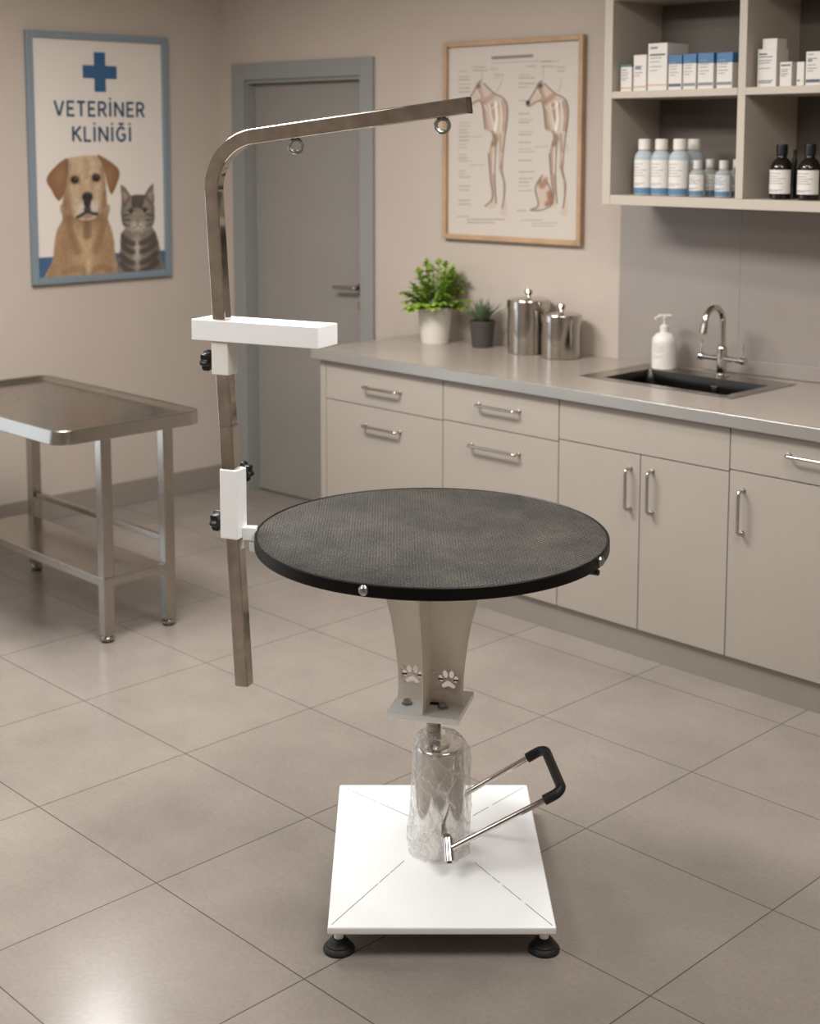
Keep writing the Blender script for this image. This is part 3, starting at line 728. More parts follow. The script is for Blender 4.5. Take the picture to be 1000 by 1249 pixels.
# soap dispenser
t = thing('soap_dispenser', 'white pump soap dispenser behind the left of the sink', 'soap dispenser', (-3.105, 4.425, .9032))
b = NB(); lathe(b, [(.043, 0), (.046, .004), (.046, .1), (.043, .118), (.03, .133), (.017, .138), (.016, .142)], 36); obj('bottle', b, 'soap', t)
b = NB(); lathe(b, [(.017, .142), (.017, .16), (.012, .166), (.006, .168), (.006, .19), (.012, .191), (.012, .2), (0, .202)], 24)
tube(b, [(0, 0, .196), (-.01, -.02, .197), (-.018, -.036, .192)], .006, 10); box(b, -.024, .026, -.012, .012, .197, .206, .004, 3, Matrix.Rotation(.8, 4, 'Z')); obj('pump', b, 'capw', t)
def patch(b, r, a0, a1, z0, z1, n=14, mi=0):
    t_ = bmesh.new(); A = []; B = []
    for k in range(n + 1):
        a_ = a0 + (a1 - a0) * k / n; A.append(t_.verts.new((r * math.sin(a_), -r * math.cos(a_), z0))); B.append(t_.verts.new((r * math.sin(a_), -r * math.cos(a_), z1)))
    for k in range(n): t_.faces.new((A[k], A[k + 1], B[k + 1], B[k]))
    merge(b, t_, None, mi)
def arcs(b, r, a0, a1, rows, mi, h=.0022, rnd=None):
    for z, f in rows: patch(b, r, a0, a0 + (a1 - a0) * f, z, z + h, 6, mi)
b = NB(); arcs(b, .0463, -.4, .75, [(.095, .5), (.088, .9), (.08, .8), (.072, .9), (.064, .6), (.05, .8), (.043, .5)], 0, .0015); obj('label_print', b, 'ink', t)
# canisters
def canister(x, y, r, h, label):
    t = thing('steel_canister', label, 'canister', (x, y, .9), 0, 'steel canisters on the counter')
    b = NB(); lathe(b, [(r - .004, 0), (r, .003), (r, h * .82), (r - .003, h * .825)], 56); obj('body', b, 'steel2', t)
    b = NB(); lathe(b, [(r + .001, h * .815), (r + .0035, h * .82), (r + .0035, h * .96), (r + .001, h * .985), (r * .9, h), (0, h * 1.01)], 56); ld = obj('lid', b, 'steel2', t)
    b = NB(); lathe(b, [(.008, h), (.009, h + .012), (.014, h + .02), (.017, h + .03), (.014, h + .037), (0, h + .038)], 24); obj('knob', b, 'steel2', ld)
canister(-3.745, 4.385, .085, .222, 'taller steel canister with knobbed lid beside the small dark plant')
canister(-3.565, 4.375, .079, .178, 'shorter steel canister with knobbed lid nearer the sink')
# plants
def leaf_face(t_, base, d, up, ln, wd, bend=.3):
    d = d.normalized(); s = d.cross(up)
    if s.length < 1e-4: s = Vector((1, 0, 0))
    s.normalize(); u = s.cross(d); prev = None; n = 5
    for k in range(n + 1):
        q = k / n; c = base + d * ln * q - Vector((0, 0, 1)) * bend * ln * q * q
        w = wd * math.sin(PI * (q * .88 + .08)) ** .8 if k < n else wd * .05
        row = [t_.verts.new(c - s * w + u * w * .3), t_.verts.new(c), t_.verts.new(c + s * w + u * w * .3)]
        if prev: t_.faces.new((prev[0], prev[1], row[1], row[0])); t_.faces.new((prev[1], prev[2], row[2], row[1]))
        prev = row
def pot(t, r0, r1, h, m):
    b = NB(); lathe(b, [(r0, 0), (r0 + .002, .003), (r1, h - .012), (r1 + .002, h - .01), (r1 + .002, h), (r1 - .005, h), (r1 - .008, h - .02), (0, h - .02)], 40); p = obj('pot', b, m, t)
    b = NB(); lathe(b, [(r1 - .0075, h - .0195), (r1 * .6, h - .012), (0, h - .008)], 30); obj('soil', b, 'soil', p)
t = thing('potted_plant', 'bushy bright green plant in a white pot on the counter', 'plant', (-4.21, 4.315, .9), 0, 'potted plants on the counter')
pot(t, .058, .074, .155, 'potw')
R3 = random.Random(11); lf = NB(); sb = NB(); tl = bmesh.new()
for k in range(44):
    az = k * 2.399 + R3.uniform(-.3, .3); el = R3.uniform(.45, 1.3) if k > 8 else R3.uniform(1.2, 1.52)
    L = R3.uniform(.085, .125) + .085 * (el / 1.5) ** 2
    d = Vector((math.cos(az) * math.cos(el), math.sin(az) * math.cos(el), math.sin(el)))
    p0 = Vector((math.cos(az) * .025, math.sin(az) * .025, .145)); pts = []
    for q in range(7):
        f = q / 6; pts.append(p0 + d * L * f - Vector((0, 0, 1)) * (.045 * (1 - el / 1.6)) * f * f)
    tube(sb, pts, .0018, 6)
    for q in (2, 3, 4, 5, 6):
        tan = (pts[q] - pts[q - 1]).normalized(); sd = tan.cross(Vector((0, 0, 1)))
        if sd.length < .05: sd = Vector((math.sin(az), -math.cos(az), 0))
        sd.normalize()
        for s_ in (-1, 1):
            dd = tan * .8 + sd * s_ * .75 + Vector((0, 0, R3.uniform(-.1, .3)))
            leaf_face(tl, pts[q], dd, Vector((0, 0, 1)), R3.uniform(.036, .054), R3.uniform(.012, .0165), .4)
    leaf_face(tl, pts[-1], (pts[-1] - pts[-2]), Vector((0, 0, 1)), .045, .013, .3)
for v in tl.verts:
    v.co.x = max(-.125, min(v.co.x, .128)); v.co.y = min(v.co.y, .118)
merge(lf, tl); obj('foliage', lf, 'leaf', t, 60); obj('stems', sb, 'stem', t)
t = thing('potted_plant', 'small spiky grey green plant in a dark pot on the counter', 'plant', (-3.985, 4.37, .9), 0, 'potted plants on the counter')
pot(t, .042, .053, .112, 'potd')
tl = bmesh.new()
for k in range(64):
    az = k * 2.399; el = .5 + 1.0 * (1 - (k / 64)) ** .8 + R3.uniform(-.12, .12); L = R3.uniform(.085, .135)
    d = Vector((math.cos(az) * math.cos(el), math.sin(az) * math.cos(el), math.sin(el)))
    leaf_face(tl, Vector((math.cos(az) * .012, math.sin(az) * .012, .1)), d, Vector((0, 0, 1)), L, .0045, .12)
for v in tl.verts: v.co.y = min(v.co.y, .085); v.co.x = max(v.co.x, -.078)
lf = NB(); merge(lf, tl); obj('foliage', lf, 'leaf2', t, 60)

# ------------------------------------------------------------------ wall shelf
SY = 4.215; SX0 = -3.249; SX1 = -1.70
t = thing('wall_shelf', 'open beige wall shelf with bottles and boxes above the sink', 'shelf', (SX0, SY, 1.527))
def sb_(name, x0, x1, z0, z1, y0=0., mt='shelf'):
    b = NB()
    prism(b, [(x0 - SX0, y0), (x1 - SX0, y0), (x1 - SX0, wallY(x1) - SY - .008), (x0 - SX0, wallY(x0) - SY - .008)], 'z', z0 - 1.527, z1 - 1.527, bev=.0012)
    return obj(name, b, mt, t)
ZTOP = 2.42
sb_('side_panel', SX0, -3.213, 1.527, ZTOP); sb_('side_panel', SX1 - .036, SX1, 1.527, ZTOP); sb_('divider', -2.682, -2.652, 1.5625, ZTOP - .03, .001)
DV = [(-3.2125, -2.6825), (-2.6515, SX1 - .0365)]
sb_('bottom_board', -3.2125, SX1 - .0365, 1.527, 1.562)
sb_('top_board', -3.2125, SX1 - .0365, ZTOP - .028, ZTOP)
for x0, x1 in DV:
    sb_('shelf_board', x0, x1, 1.914, 1.939); sb_('shelf_board', x0, x1, 2.268, 2.294)
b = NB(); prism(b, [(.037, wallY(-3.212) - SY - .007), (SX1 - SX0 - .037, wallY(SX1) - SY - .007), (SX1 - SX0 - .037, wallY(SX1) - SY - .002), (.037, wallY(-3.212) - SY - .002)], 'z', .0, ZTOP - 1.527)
obj('back_panel', b, 'shaded_back', t)

ZS1, ZS2 = 1.9392, 1.5622
def carton(label, x0, x1, h, y=4.25, dep=.06, z=ZS1, band=None, bandh=.03, foot=None, texts=(), group='medicine cartons on the shelf', mark=None):
    w = x1 - x0 - .003
    t = thing('medicine_carton', label, 'carton', ((x0 + x1) / 2, y, z), 0, group)
    b = NB(); box(b, -w / 2, w / 2, 0, dep, 0, h, .0008, 1); body = b
    for zf, xf, hh in texts: box(b, -w / 2 + w * .12, -w / 2 + w * (.12 + .76 * xf), -.0009, -.0003, h * zf, h * zf + hh, 0, 1, None, 1)
    if foot: box(b, -w / 2 + .002, w / 2 - .002, -.0008, -.0003, h * .1, h * .1 + .006 if foot == 'ctan' else h * .12 + .008, 0, 1, None, 2)
    if mark: box(b, -w / 2 + w * .1, w / 2 - w * .1, -.0009, -.0003, mark - .006, mark, 0, 1, None, 3)
    obj('box', b, ['carton', 'ink', foot or 'inkd', 'cgreen' if mark and mark < .1 else 'inkd'], t)
    if band:
        b = NB(); box(b, -w / 2 - .0004, w / 2 + .0004, -.0004, dep + .0004, h - bandh, h + .0004); obj('band', b, band, t)
    return t
TX = [(.78, .6, .004), (.68, .8, .0025), (.60, .7, .0025), (.5, .8, .0025), (.42, .5, .0025)]
carton('small white carton with a dark teal top at the left end of the upper shelf', -3.202, -3.149, .097, dep=.05, band='cteal', bandh=.008, foot='ctan', texts=TX)
carton('plain white carton second from the left on the upper shelf', -3.144, -3.085, .13, dep=.055, foot='ctan', texts=[(.62, .6, .008)] + TX[1:])
carton('tallest white carton with a dark stripe on the upper shelf', -3.081, -2.996, .168, dep=.13, foot='ctan', texts=[(.88, .5, .008)] + TX[1:], mark=.13)
carton('blue topped white carton beside the tallest white carton', -2.991, -2.933, .121, band='cblue', texts=TX, foot='inkd')
carton('second blue topped carton from the left of the four', -2.929, -2.873, .123, band='cblue', bandh=.032, texts=TX, foot='ink')
carton('third blue topped carton from the left of the four', -2.868, -2.802, .124, band='cblue', bandh=.035, texts=TX, foot='ink')
carton('widest blue topped carton beside the shelf divider', -2.791, -2.726, .122, band='cblue', bandh=.034, texts=TX, foot='ink', dep=.05)
t = thing('medicine_carton', 'white carton with a narrower raised top right of the divider', 'carton', (-2.601, 4.262, ZS1), 0, 'medicine cartons on the shelf')
b = NB(); box(b, -.022, .033, .006, .068, .128, .162, .001, 1); obj('lid', b, 'carton', t)
b = NB(); box(b, -.036, .036, 0, .075, 0, .128, .001, 1)
for z, f, h in ((.108, .5, .005), (.1, .85, .003), (.088, .8, .002), (.08, .7, .002), (.062, .75, .002), (.02, .9, .003), (.014, .8, .003)): box(b, -.03, -.03 + .06 * f, -.0009, -.0003, z, z + h, 0, 1, None, 1)
obj('box', b, ['carton', 'inkd'], t)
carton('low white carton with a green mark beside the raised top carton', -2.556, -2.509, .082, y=4.268, dep=.055, texts=TX[1:], mark=.074)
carton('very narrow white carton on the right upper shelf', -2.493, -2.463, .080, y=4.268, dep=.03, texts=[(.2, .5, .006)])
carton('taller white carton at the right of the narrow one', -2.46, -2.402, .112, y=4.268, dep=.05, texts=[(.9, .5, .003), (.78, .8, .003), (.7, .4, .008)] + TX[2:], foot='inkd')

def bottle(name, label, x, y, r, h, kind, group, lab=None):
    t = thing(name, label, 'bottle', (x, y, ZS2), 0, group)
    b = NB()
    if kind == 'big':
        lathe(b, [(r - .004, 0), (r, .004), (r, h * .66), (r * .93, h * .72), (r * .7, h * .775), (r * .5, h * .8), (r * .48, h * .81)], 36); obj('bottle_body', b, 'clear', t)
        b = NB(); lathe(b, [(r * .62, h * .808), (r * .64, h * .815), (r * .64, h * .985), (r * .58, h), (0, h)], 30); obj('cap', b, 'capw', t)
        z0, z1, zb = .028, h * .63, .006
    elif kind == 'small':
        lathe(b, [(r - .003, 0), (r, .003), (r, h * .6), (r * .9, h * .68), (r * .5, h * .75), (r * .42, h * .77)], 30); obj('bottle_body', b, 'clearb', t)
        b = NB(); lathe(b, [(r * .54, h * .765), (r * .56, h * .775), (r * .56, h * .985), (r * .5, h), (0, h)], 24); obj('cap', b, 'capg', t)
        z0, z1, zb = .022, h * .6, .006
    else:
        lathe(b, [(r - .004, 0), (r, .005), (r, h * .56), (r * .95, h * .62), (r * .72, h * .7), (r * .46, h * .75), (r * .42, h * .78), (r * .42, h * .8)], 36); obj('bottle_body', b, 'amber', t)
        b = NB(); lathe(b, [(r * .48, h * .795), (r * .5, h * .8), (r * .5, h * .985), (r * .45, h), (0, h)], 24); obj('cap', b, 'black', t)
        z0, z1, zb = .02, .1, None
    if lab:
        a0, a1 = (-1.0, 1.4)
        if kind == 'amber': a0, a1 = -.95, 1.4
        b = NB(); patch(b, r + .0006, a0, a1, z0, z1)
        hh = z1 - z0
        arcs(b, r + .001, a0 + .12, a1 - .1, [(z0 + hh * .84, .6), (z0 + hh * .72, .5), (z0 + hh * .62, .8), (z0 + hh * .52, .6), (z0 + hh * .42, .7), (z0 + hh * .14, .7), (z0 + hh * .08, .5)], 1)
        if zb is not None: patch(b, r + .0006, a0, a1, zb, z0 - .0005, 14, 2)
        obj('label', b, [lab, 'ink', 'lblue'], t)
    return t
G1 = 'large clear bottles on the lower shelf'
bottle('medicine_bottle', 'leftmost large clear bottle with white cap on the lower shelf', -3.124, 4.302, .0362, .205, 'big', G1, 'label')
bottle('medicine_bottle', 'second large clear bottle with white cap on the lower shelf', -3.049, 4.302, .0362, .205, 'big', G1, 'label')
bottle('medicine_bottle', 'third large clear bottle with white cap, its label widest', -2.969, 4.302, .0385, .205, 'big', G1, 'label')
bottle('medicine_bottle', 'large clear bottle standing behind the other large bottles', -2.972, 4.395, .0362, .205, 'big', G1, 'label')
G2 = 'small clear bottles on the lower shelf'
bottle('small_bottle', 'small clear bottle beside the large bottles on the lower shelf', -2.884, 4.29, .0285, .13, 'small', G2, 'label')
bottle('small_bottle', 'small clear bottle half hidden between the two front small bottles', -2.880, 4.362, .027, .133, 'small', G2, 'label')
bottle('small_bottle', 'small clear bottle with a greyish label nearest the divider', -2.777, 4.29, .0285, .13, 'small', G2, 'labelg')
bottle('small_bottle', 'small clear bottle mostly hidden behind the divider', -2.768, 4.362, .027, .133, 'small', G2, 'label')
G3 = 'dark amber bottles on the lower shelf'
bottle('amber_bottle', 'dark amber bottle with cream label nearer the divider', -2.552, 4.295, .0385, .186, 'amber', G3, 'label')
bottle('amber_bottle', 'dark amber bottle with cream label at the right edge', -2.447, 4.295, .0385, .186, 'amber', G3, 'label')
t = thing('dropper_bottle', 'slim dark bottle in the gap behind the amber bottles', 'bottle', (-2.565, 4.40, ZS2))
b = NB(); lathe(b, [(.018, 0), (.02, .003), (.02, .09), (.008, .105), (.007, .11)], 24); obj('bottle_body', b, 'amber', t)
b = NB(); lathe(b, [(.009, .11), (.009, .135), (.006, .14), (.006, .165), (0, .168)], 16); obj('dropper', b, 'black', t)

# ------------------------------------------------------------------ steel exam table at the left
TX0, TX1, TY0, TY1, TZ = -5.2, -4.095, 2.405, 3.005, .797
t = thing('exam_table', 'stainless steel exam table with lower shelf by the left wall', 'table', ((TX0 + TX1) / 2, (TY0 + TY1) / 2, 0))
hx_, hy_ = (TX1 - TX0) / 2, (TY1 - TY0) / 2
b = NB(); tt = bmesh.new()
def rg(z, ins, r): return [tt.verts.new((p[0], p[1], z)) for p in rsq(hx_ - ins, hy_ - ins, max(r, .002), 7)]
rr = [rg(TZ - .05, .016, .03), rg(TZ - .05, .002, .06), rg(TZ - .047, 0, .06), rg(TZ - .005, 0, .06), rg(TZ - .001, .002, .06), rg(TZ, .006, .055), rg(TZ, .02, .04), rg(TZ - .003, .026, .028), rg(TZ - .014, .036, .024), rg(TZ - .016, .042, .02)]
for A, B in zip(rr, rr[1:]):
    for k in range(len(A)): tt.faces.new((A[k], A[(k + 1) % len(A)], B[(k + 1) % len(A)], B[k]))
tt.faces.new(rr[-1]); tt.faces.new(list(reversed(rg(TZ - .046, .016, .03))))
bmesh.ops.recalc_face_normals(tt, faces=tt.faces)
merge(b, tt); obj('tray_top', b, 'steel', t, 40)
lx = [-4.182 - (TX0 + TX1) / 2, -5.12 - (TX0 + TX1) / 2]; ly = [2.633 - (TY0 + TY1) / 2, 2.893 - (TY0 + TY1) / 2]
for x in lx:
    for y in ly:
        b = NB(); sweep(b, [(x, y, .031), (x, y, TZ - .047)], rsq(.0215, .0215, .005)); lg = obj('leg', b, 'steel', t)
        b = NB(); lathe(b, [(.019, .006), (.024, .009), (.024, .018), (.018, .023), (.018, .032)], 20, Matrix.Translation((x, y, 0))); ff = obj('foot', b, 'steel', lg)
        b = NB(); lathe(b, [(.02, 0), (.022, .003), (.02, .0065)], 20, Matrix.Translation((x, y, 0))); obj('foot_pad', b, 'black', lg)
b = NB(); box(b, lx[1] - .02, lx[0] + .025, ly[0] - .026, ly[1] - .022, .205, .238, .003); obj('lower_shelf', b, 'steel', t)
b = NB(); sweep(b, [(lx[1] + .0225, ly[1], .322), (lx[0] - .0225, ly[1], .322)], rsq(.011, .011, .003)); obj('rail', b, 'steel', t)

# ------------------------------------------------------------------ grooming table
AZ = .80186
GT = thing('grooming_table', 'round black topped pet grooming table on a white square base', 'grooming table', (-2.232, 2.317, 0), AZ)
# base
b = NB(); box(b, -.258, .236, -.342, .342, .054, .072, .004, 3); base = obj('base_plate', b, 'white', GT)
def slit(b, p0, p1, breaks):
    p0, p1 = Vector((*p0, 0)), Vector((*p1, 0)); d = p1 - p0; n = Vector((-d.y, d.x, 0)).normalized() * .0007
    for f0, f1 in breaks:
        a_, c_ = p0 + d * f0, p0 + d * f1
        prism(b, [(q.x, q.y) for q in (a_ - n, c_ - n, c_ + n, a_ + n)], 'z', .0718, .0724)
for p0_, p1_, br_ in (((-.25, -.332), (-.091, -.057), [(0, .62), (.64, .78), (.8, 1)]), ((.228, -.335), (.075, -.065), [(0, .33), (.38, .62), (.66, .76), (.78, 1)]), ((-.245, .325), (-.075, .163), [(0, .5), (.55, 1)]), ((.224, .325), (.084, .168), [(0, .62), (.7, 1)])):
    b = NB(); slit(b, p0_, p1_, br_); obj('weld_slot', b, 'slot', base)
for x, y in ((-.235, -.308), (.213, -.308), (-.185, .2), (.213, .2)):
    if True:
        b = NB(); lathe(b, [(.0105, .02), (.0105, .055)], 18, Matrix.Translation((x, y, 0))); ft = obj('foot', b, 'white', GT)
        b = NB(); lathe(b, [(.034, 0), (.035, .004), (.033, .009), (.028, .013), (.0275, .016), (.022, .021), (.021, .024), (.016, .029), (.0108, .03)], 32, Matrix.Translation((x, y, 0))); obj('rubber_pad', b, 'rubber', ft)
# pump
PX = -.006
TP = Matrix.Translation((PX, 0, 0))
b = NB(); lathe(b, [(.063, .072), (.063, .08), (.061, .084), (.058, .325), (.056, .331), (.052, .334), (.024, .334), (.023, .34), (0, .34)], 56, TP); obj('pump_cylinder', b, 'pump', GT)
b = NB(); lathe(b, [(.017, .33), (.017, .385), (.0185, .387), (.0185, .398), (.016, .4), (.016, .43)], 28, Matrix.Translation((-.02, 0, 0))); obj('piston_rod', b, 'dchrome', GT)
# film wrap: a crinkled open sleeve around the pump
def film():
    t_ = bmesh.new(); nz, na = 70, 130; R_ = random.Random(5); rings = []
    folds = [(R_.uniform(0, 2 * PI), R_.uniform(.05, .32), R_.uniform(-9, 9), R_.uniform(.015, .045), R_.uniform(-.006, .006), R_.uniform(.04, .11)) for _ in range(60)]
    for i in range(nz + 1):
        f = i / nz
        if f < .84: z = .0735 + f / .84 * .265; r = .0745 - .0105 * (f / .84) ** 1.3
        else:
            g = (f - .84) / .16; z = .3385 + .026 * math.sin(g * PI / 2) ; r = .064 - .038 * (g ** 1.3)
        ring_ = []
        for k in range(na):
            a_ = 2 * PI * k / na; dr_ = 0
            for fa, fz, sl, wd, am, hz in folds:
                da = (a_ - fa - sl * (z - fz) + PI) % (2 * PI) - PI
                dr_ += am * math.exp(-(da / (wd * 3)) ** 2) * math.exp(-((z - fz) / hz) ** 2)
            dr_ += .0012 * math.sin(5 * a_ + 30 * z)
            q = max(r + dr_ * (1 if f < .84 else .5), .0645 if z < .336 else .026)
            ring_.append(t_.verts.new((PX - (.012 * max(0, (f - .84) / .16)) + q * math.cos(a_), q * math.sin(a_), z + (R_.uniform(-.002, .002) if f > .86 else 0))))
        rings.append(ring_)
    for A, B in zip(rings, rings[1:]):
        for k in range(na): t_.faces.new((A[k], A[(k + 1) % na], B[(k + 1) % na], B[k]))
    b = NB(); merge(b, t_); return b
obj('plastic_wrap', film(), 'film', GT, 80)
# pedestal bracket (rotated a little)
BR_ = Matrix.Translation((-.028, 0, 0)) @ Matrix.Rotation(-.27, 4, 'Z')
b = NB(); box(b, -.086, .086, -.088, .088, .424, .4395, .002, 2, BR_); mp_ = obj('mounting_plate', b, 'white', GT)
for x, y in ((-.05, -.028), (.036, -.028)):
    b = NB(); lathe(b, [(.013, .4395), (.013, .4415), (.0095, .442)], 24, BR_ @ Matrix.Translation((x, y, 0))); lathe(b, [(.0095, .4415), (.0095, .449), (.0085, .4505), (0, .4505)], 6, BR_ @ Matrix.Translation((x, y, 0))); obj('bolt', b, 'zinc', mp_, 30)
b = NB(); lathe(b, [(.015, .4396), (.015, .4402), (0, .4402)], 24, BR_ @ Matrix.Translation((.012, -.0095, 0)) @ Matrix.Diagonal((1.15, .6, 1, 1))); obj('bolt_hole', b, 'dark', mp_)
def side(s):
    return [(s * (.112 if s < 0 else .112), .815), (s * .111, .7), (s * .098, .64), (s * .088, .58), (s * .081, .52), (s * .079, .47), (s * .081, .4395)]
pl_ = [(x, z) for x, z in spline(side(-1), 6, False)] + list(reversed([(x, z) for x, z in spline(side(1), 6, False)]))
b = NB(); prism(b, pl_, 'y', -.0015, .0015, BR_); gp = obj('gusset_plate', b, 'cream', GT, 30)
fr_ = [(-.0016, .815), (-.0016, .4395)] + list(reversed([(-abs(x), z) for x, z in spline(side(-1), 6, False)]))
b = NB(); prism(b, fr_, 'x', -.0015, .0015, BR_); obj('gusset_plate', b, 'cream', GT, 30)
b = NB(); prism(b, [(-y, z) for y, z in fr_], 'x', -.0015, .0015, BR_); obj('gusset_plate', b, 'cream', GT, 30)
def paw(cx, cz, s=1.):
    def el(x, z, rx, rz, rot=0):
        return [(cx + s * (x + rx * math.cos(q) * math.cos(rot) - rz * math.sin(q) * math.sin(rot)), cz + s * (z + rx * math.cos(q) * math.sin(rot) + rz * math.sin(q) * math.cos(rot))) for q in np.linspace(0, 2 * PI, 20, endpoint=False)]
    b = NB()
    for e in (el(-.0075, .012, .006, .0095, .15), el(.0075, .012, .006, .0095, -.15), el(-.0185, .001, .0055, .0085, .3), el(.0185, .001, .0055, .0085, -.3)): prism(b, e, 'y', -.006, .006, BR_)
    pad = spline([(cx + s * x, cz + s * z) for x, z in ((0, -.0035), (.009, -.008), (.0165, -.0155), (.012, -.0215), (0, -.0175), (-.012, -.0215), (-.0165, -.0155), (-.009, -.008))], 5)
    prism(b, [tuple(p) for p in pad], 'y', -.006, .006, BR_)
    k = obj('paw_cutter', b, 'dark', GT)
    md = gp.modifiers.new('cut', 'BOOLEAN'); md.operation = 'DIFFERENCE'; md.object = k; md.solver = 'EXACT'
    bpy.context.view_layer.update()
    me = bpy.data.meshes.new_from_object(gp.evaluated_get(bpy.context.evaluated_depsgraph_get()))
    gp.modifiers.clear(); gp.data = me; me.name = 'gusset_plate'
    bpy.data.objects.remove(k)
    for sx in (-1, 1):
        b = NB(); box(b, cx + sx * .0185 * s - .0055, cx + sx * .0185 * s + .0055, -.0022, .0012, cz - .0022, cz + .0006, 0, 1, BR_); obj('paw_slit', b, 'dark', gp)
for cx_, cz_ in ((-.045, .5025), (.043, .4985)):
    paw(cx_, cz_)
# table top
TT = bpy.data.objects.new('tabletop', None)
TCU, TCV, TR = -.026, .045, .417
b = NB()
tilt = Matrix.Translation((TCU, TCV, .8385)) @ Matrix.Rotation(math.radians(.55), 4, 'X')
def tl_(o): o.matrix_local = tilt; return o
lathe(b, [(0, -.026), (TR - .02, -.026), (TR - .006, -.024), (TR - .006, -.004), (0, -.004)], 128)
top = tl_(obj('tabletop', b, 'rim', GT))
b = NB(); lathe(b, [(0, -.0038), (TR - .0065, -.0038), (TR - .0065, -.0012), (TR - .008, -.0005), (0, -.0005)], 128); obj('rubber_mat', b, 'mat', top)
b = NB(); lathe(b, [(TR - .0062, -.0005), (TR - .005, .0006), (TR - .002, .0006), (TR, -.0012), (TR + .0005, -.024), (TR - .001, -.0275), (TR - .006, -.0275), (TR - .0062, -.0005)], 128, cap=False); obj('rim_band', b, 'rim', top)
def rim_screw(ang, r=.0115):
    Mx = Matrix.Rotation(ang, 4, 'Z') @ Matrix.Translation((TR, 0, -.013)) @ Matrix.Rotation(PI / 2, 4, 'Y')
    b = NB(); lathe(b, [(r, 0), (r, .002), (r * .87, .0055), (r * .5, .0085), (0, .0095)], 24, Mx); return obj('rim_screw', b, 'zinc', top)
rim_screw(math.atan2(-.385, -.151)); rim_screw(math.atan2(-.19, .375)); rim_screw(math.atan2(.28, .31)); rim_screw(math.atan2(.28, -.31))
b = NB(); Mx = Matrix.Rotation(math.atan2(-.20, .37), 4, 'Z') @ Matrix.Translation((TR - .012, 0, -.036)) @ Matrix.Rotation(PI / 2, 4, 'Y')
lathe(b, [(.007, -.01), (.007, .012), (.005, .014), (0, .014)], 16, Mx); obj('stop_knob', b, 'black', top)

# arm assembly
TH = math.radians(25)
E1 = Vector((math.cos(TH), -math.sin(TH), 0)); E2 = Vector((math.sin(TH), math.cos(TH), 0))
def lean(w): return -.475 + (w - .459) * (-.053 / 1.18)
VP0 = .06
def post_at(w): return Vector((lean(w), VP0, w))
A0 = post_at(.459); A1 = post_at(1.795)
arm_end = Vector((.046, -.18, 1.831))
dirh = Vector((arm_end.x - A1.x, arm_end.y - A1.y, 0)).normalized()
A1 = Vector((A1.x - .0, A1.y, 1.752))
path = fillet([A0, A1, arm_end], .125, 14)
Nf = Vector((-dirh.y, dirh.x, 0)); Nf = Nf if Nf.y > 0 else -Nf
PTS = [Vector(p) for p in path]
fr_l = []
for i in range(len(PTS)):
    T_ = (PTS[min(i + 1, len(PTS) - 1)] - PTS[max(i - 1, 0)]).normalized()
    n_ = (Nf - T_ * Nf.dot(T_)).normalized(); fr_l.append((n_, T_.cross(n_)))
b = NB(); sweep(b, PTS, rsq(.0165, .0175, .004, 3), frames=fr_l, cap=False)
# inner wall so that the open ends show thickness
sweep(b, PTS, rsq(.0148, .0158, .003, 3), frames=fr_l, cap=False)
post = obj('arm_tube', b, 'dchrome', GT, 30)
b = NB(); sweep(b, [PTS[-1] - dirh * .003, PTS[-1] - dirh * .001], rsq(.0147, .0157, .003, 3), frames=[fr_l[-1]] * 2); obj('end_plug', b, 'steel', post)
b = NB(); sweep(b, [post_at(1.09), post_at(1.096)], rsq(.0172, .0182, .004), frames=[fr_l[0]] * 2); obj('weld_seam', b, 'zinc', post)
def eyelet(s):
    # hang below the straight arm at fraction s between the bend and the end
    p = A1.lerp(arm_end, s); dn = fr_l[-1][1] if fr_l[-1][1].z < 0 else -fr_l[-1][1]
    c = p + Vector((0, 0, -1)) * .0345
    b = NB(); n = 28; pts = []
    rad = .0142
    ringp = [c + Vector((math.cos(2 * PI * k / n) * rad, 0, math.sin(2 * PI * k / n) * rad)) for k in range(n + 1)]
    sweep(b, ringp, circ(.0048, 10), frames=[(Vector((0, 1, 0)), (q - c).normalized()) for q in ringp], cap=False)
    tube(b, [p + Vector((0, 0, -.0175)), p + Vector((0, 0, -.024))], .0055, 10)
    obj('eyelet', b, 'zinc', post)
eyelet(.345); eyelet(.902)
def obox(name, c, l0, l1, t0, t1, z0, z1, m, parent, e1=E1, e2=E2, bev=.003):
    Mx = Matrix(((e1.x, e2.x, 0, c.x), (e1.y, e2.y, 0, c.y), (0, 0, 1, 0), (0, 0, 0, 1)))
    b = NB(); box(b, l0, l1, t0, t1, z0, z1, bev, 3, Mx); return obj(name, b, m, parent)
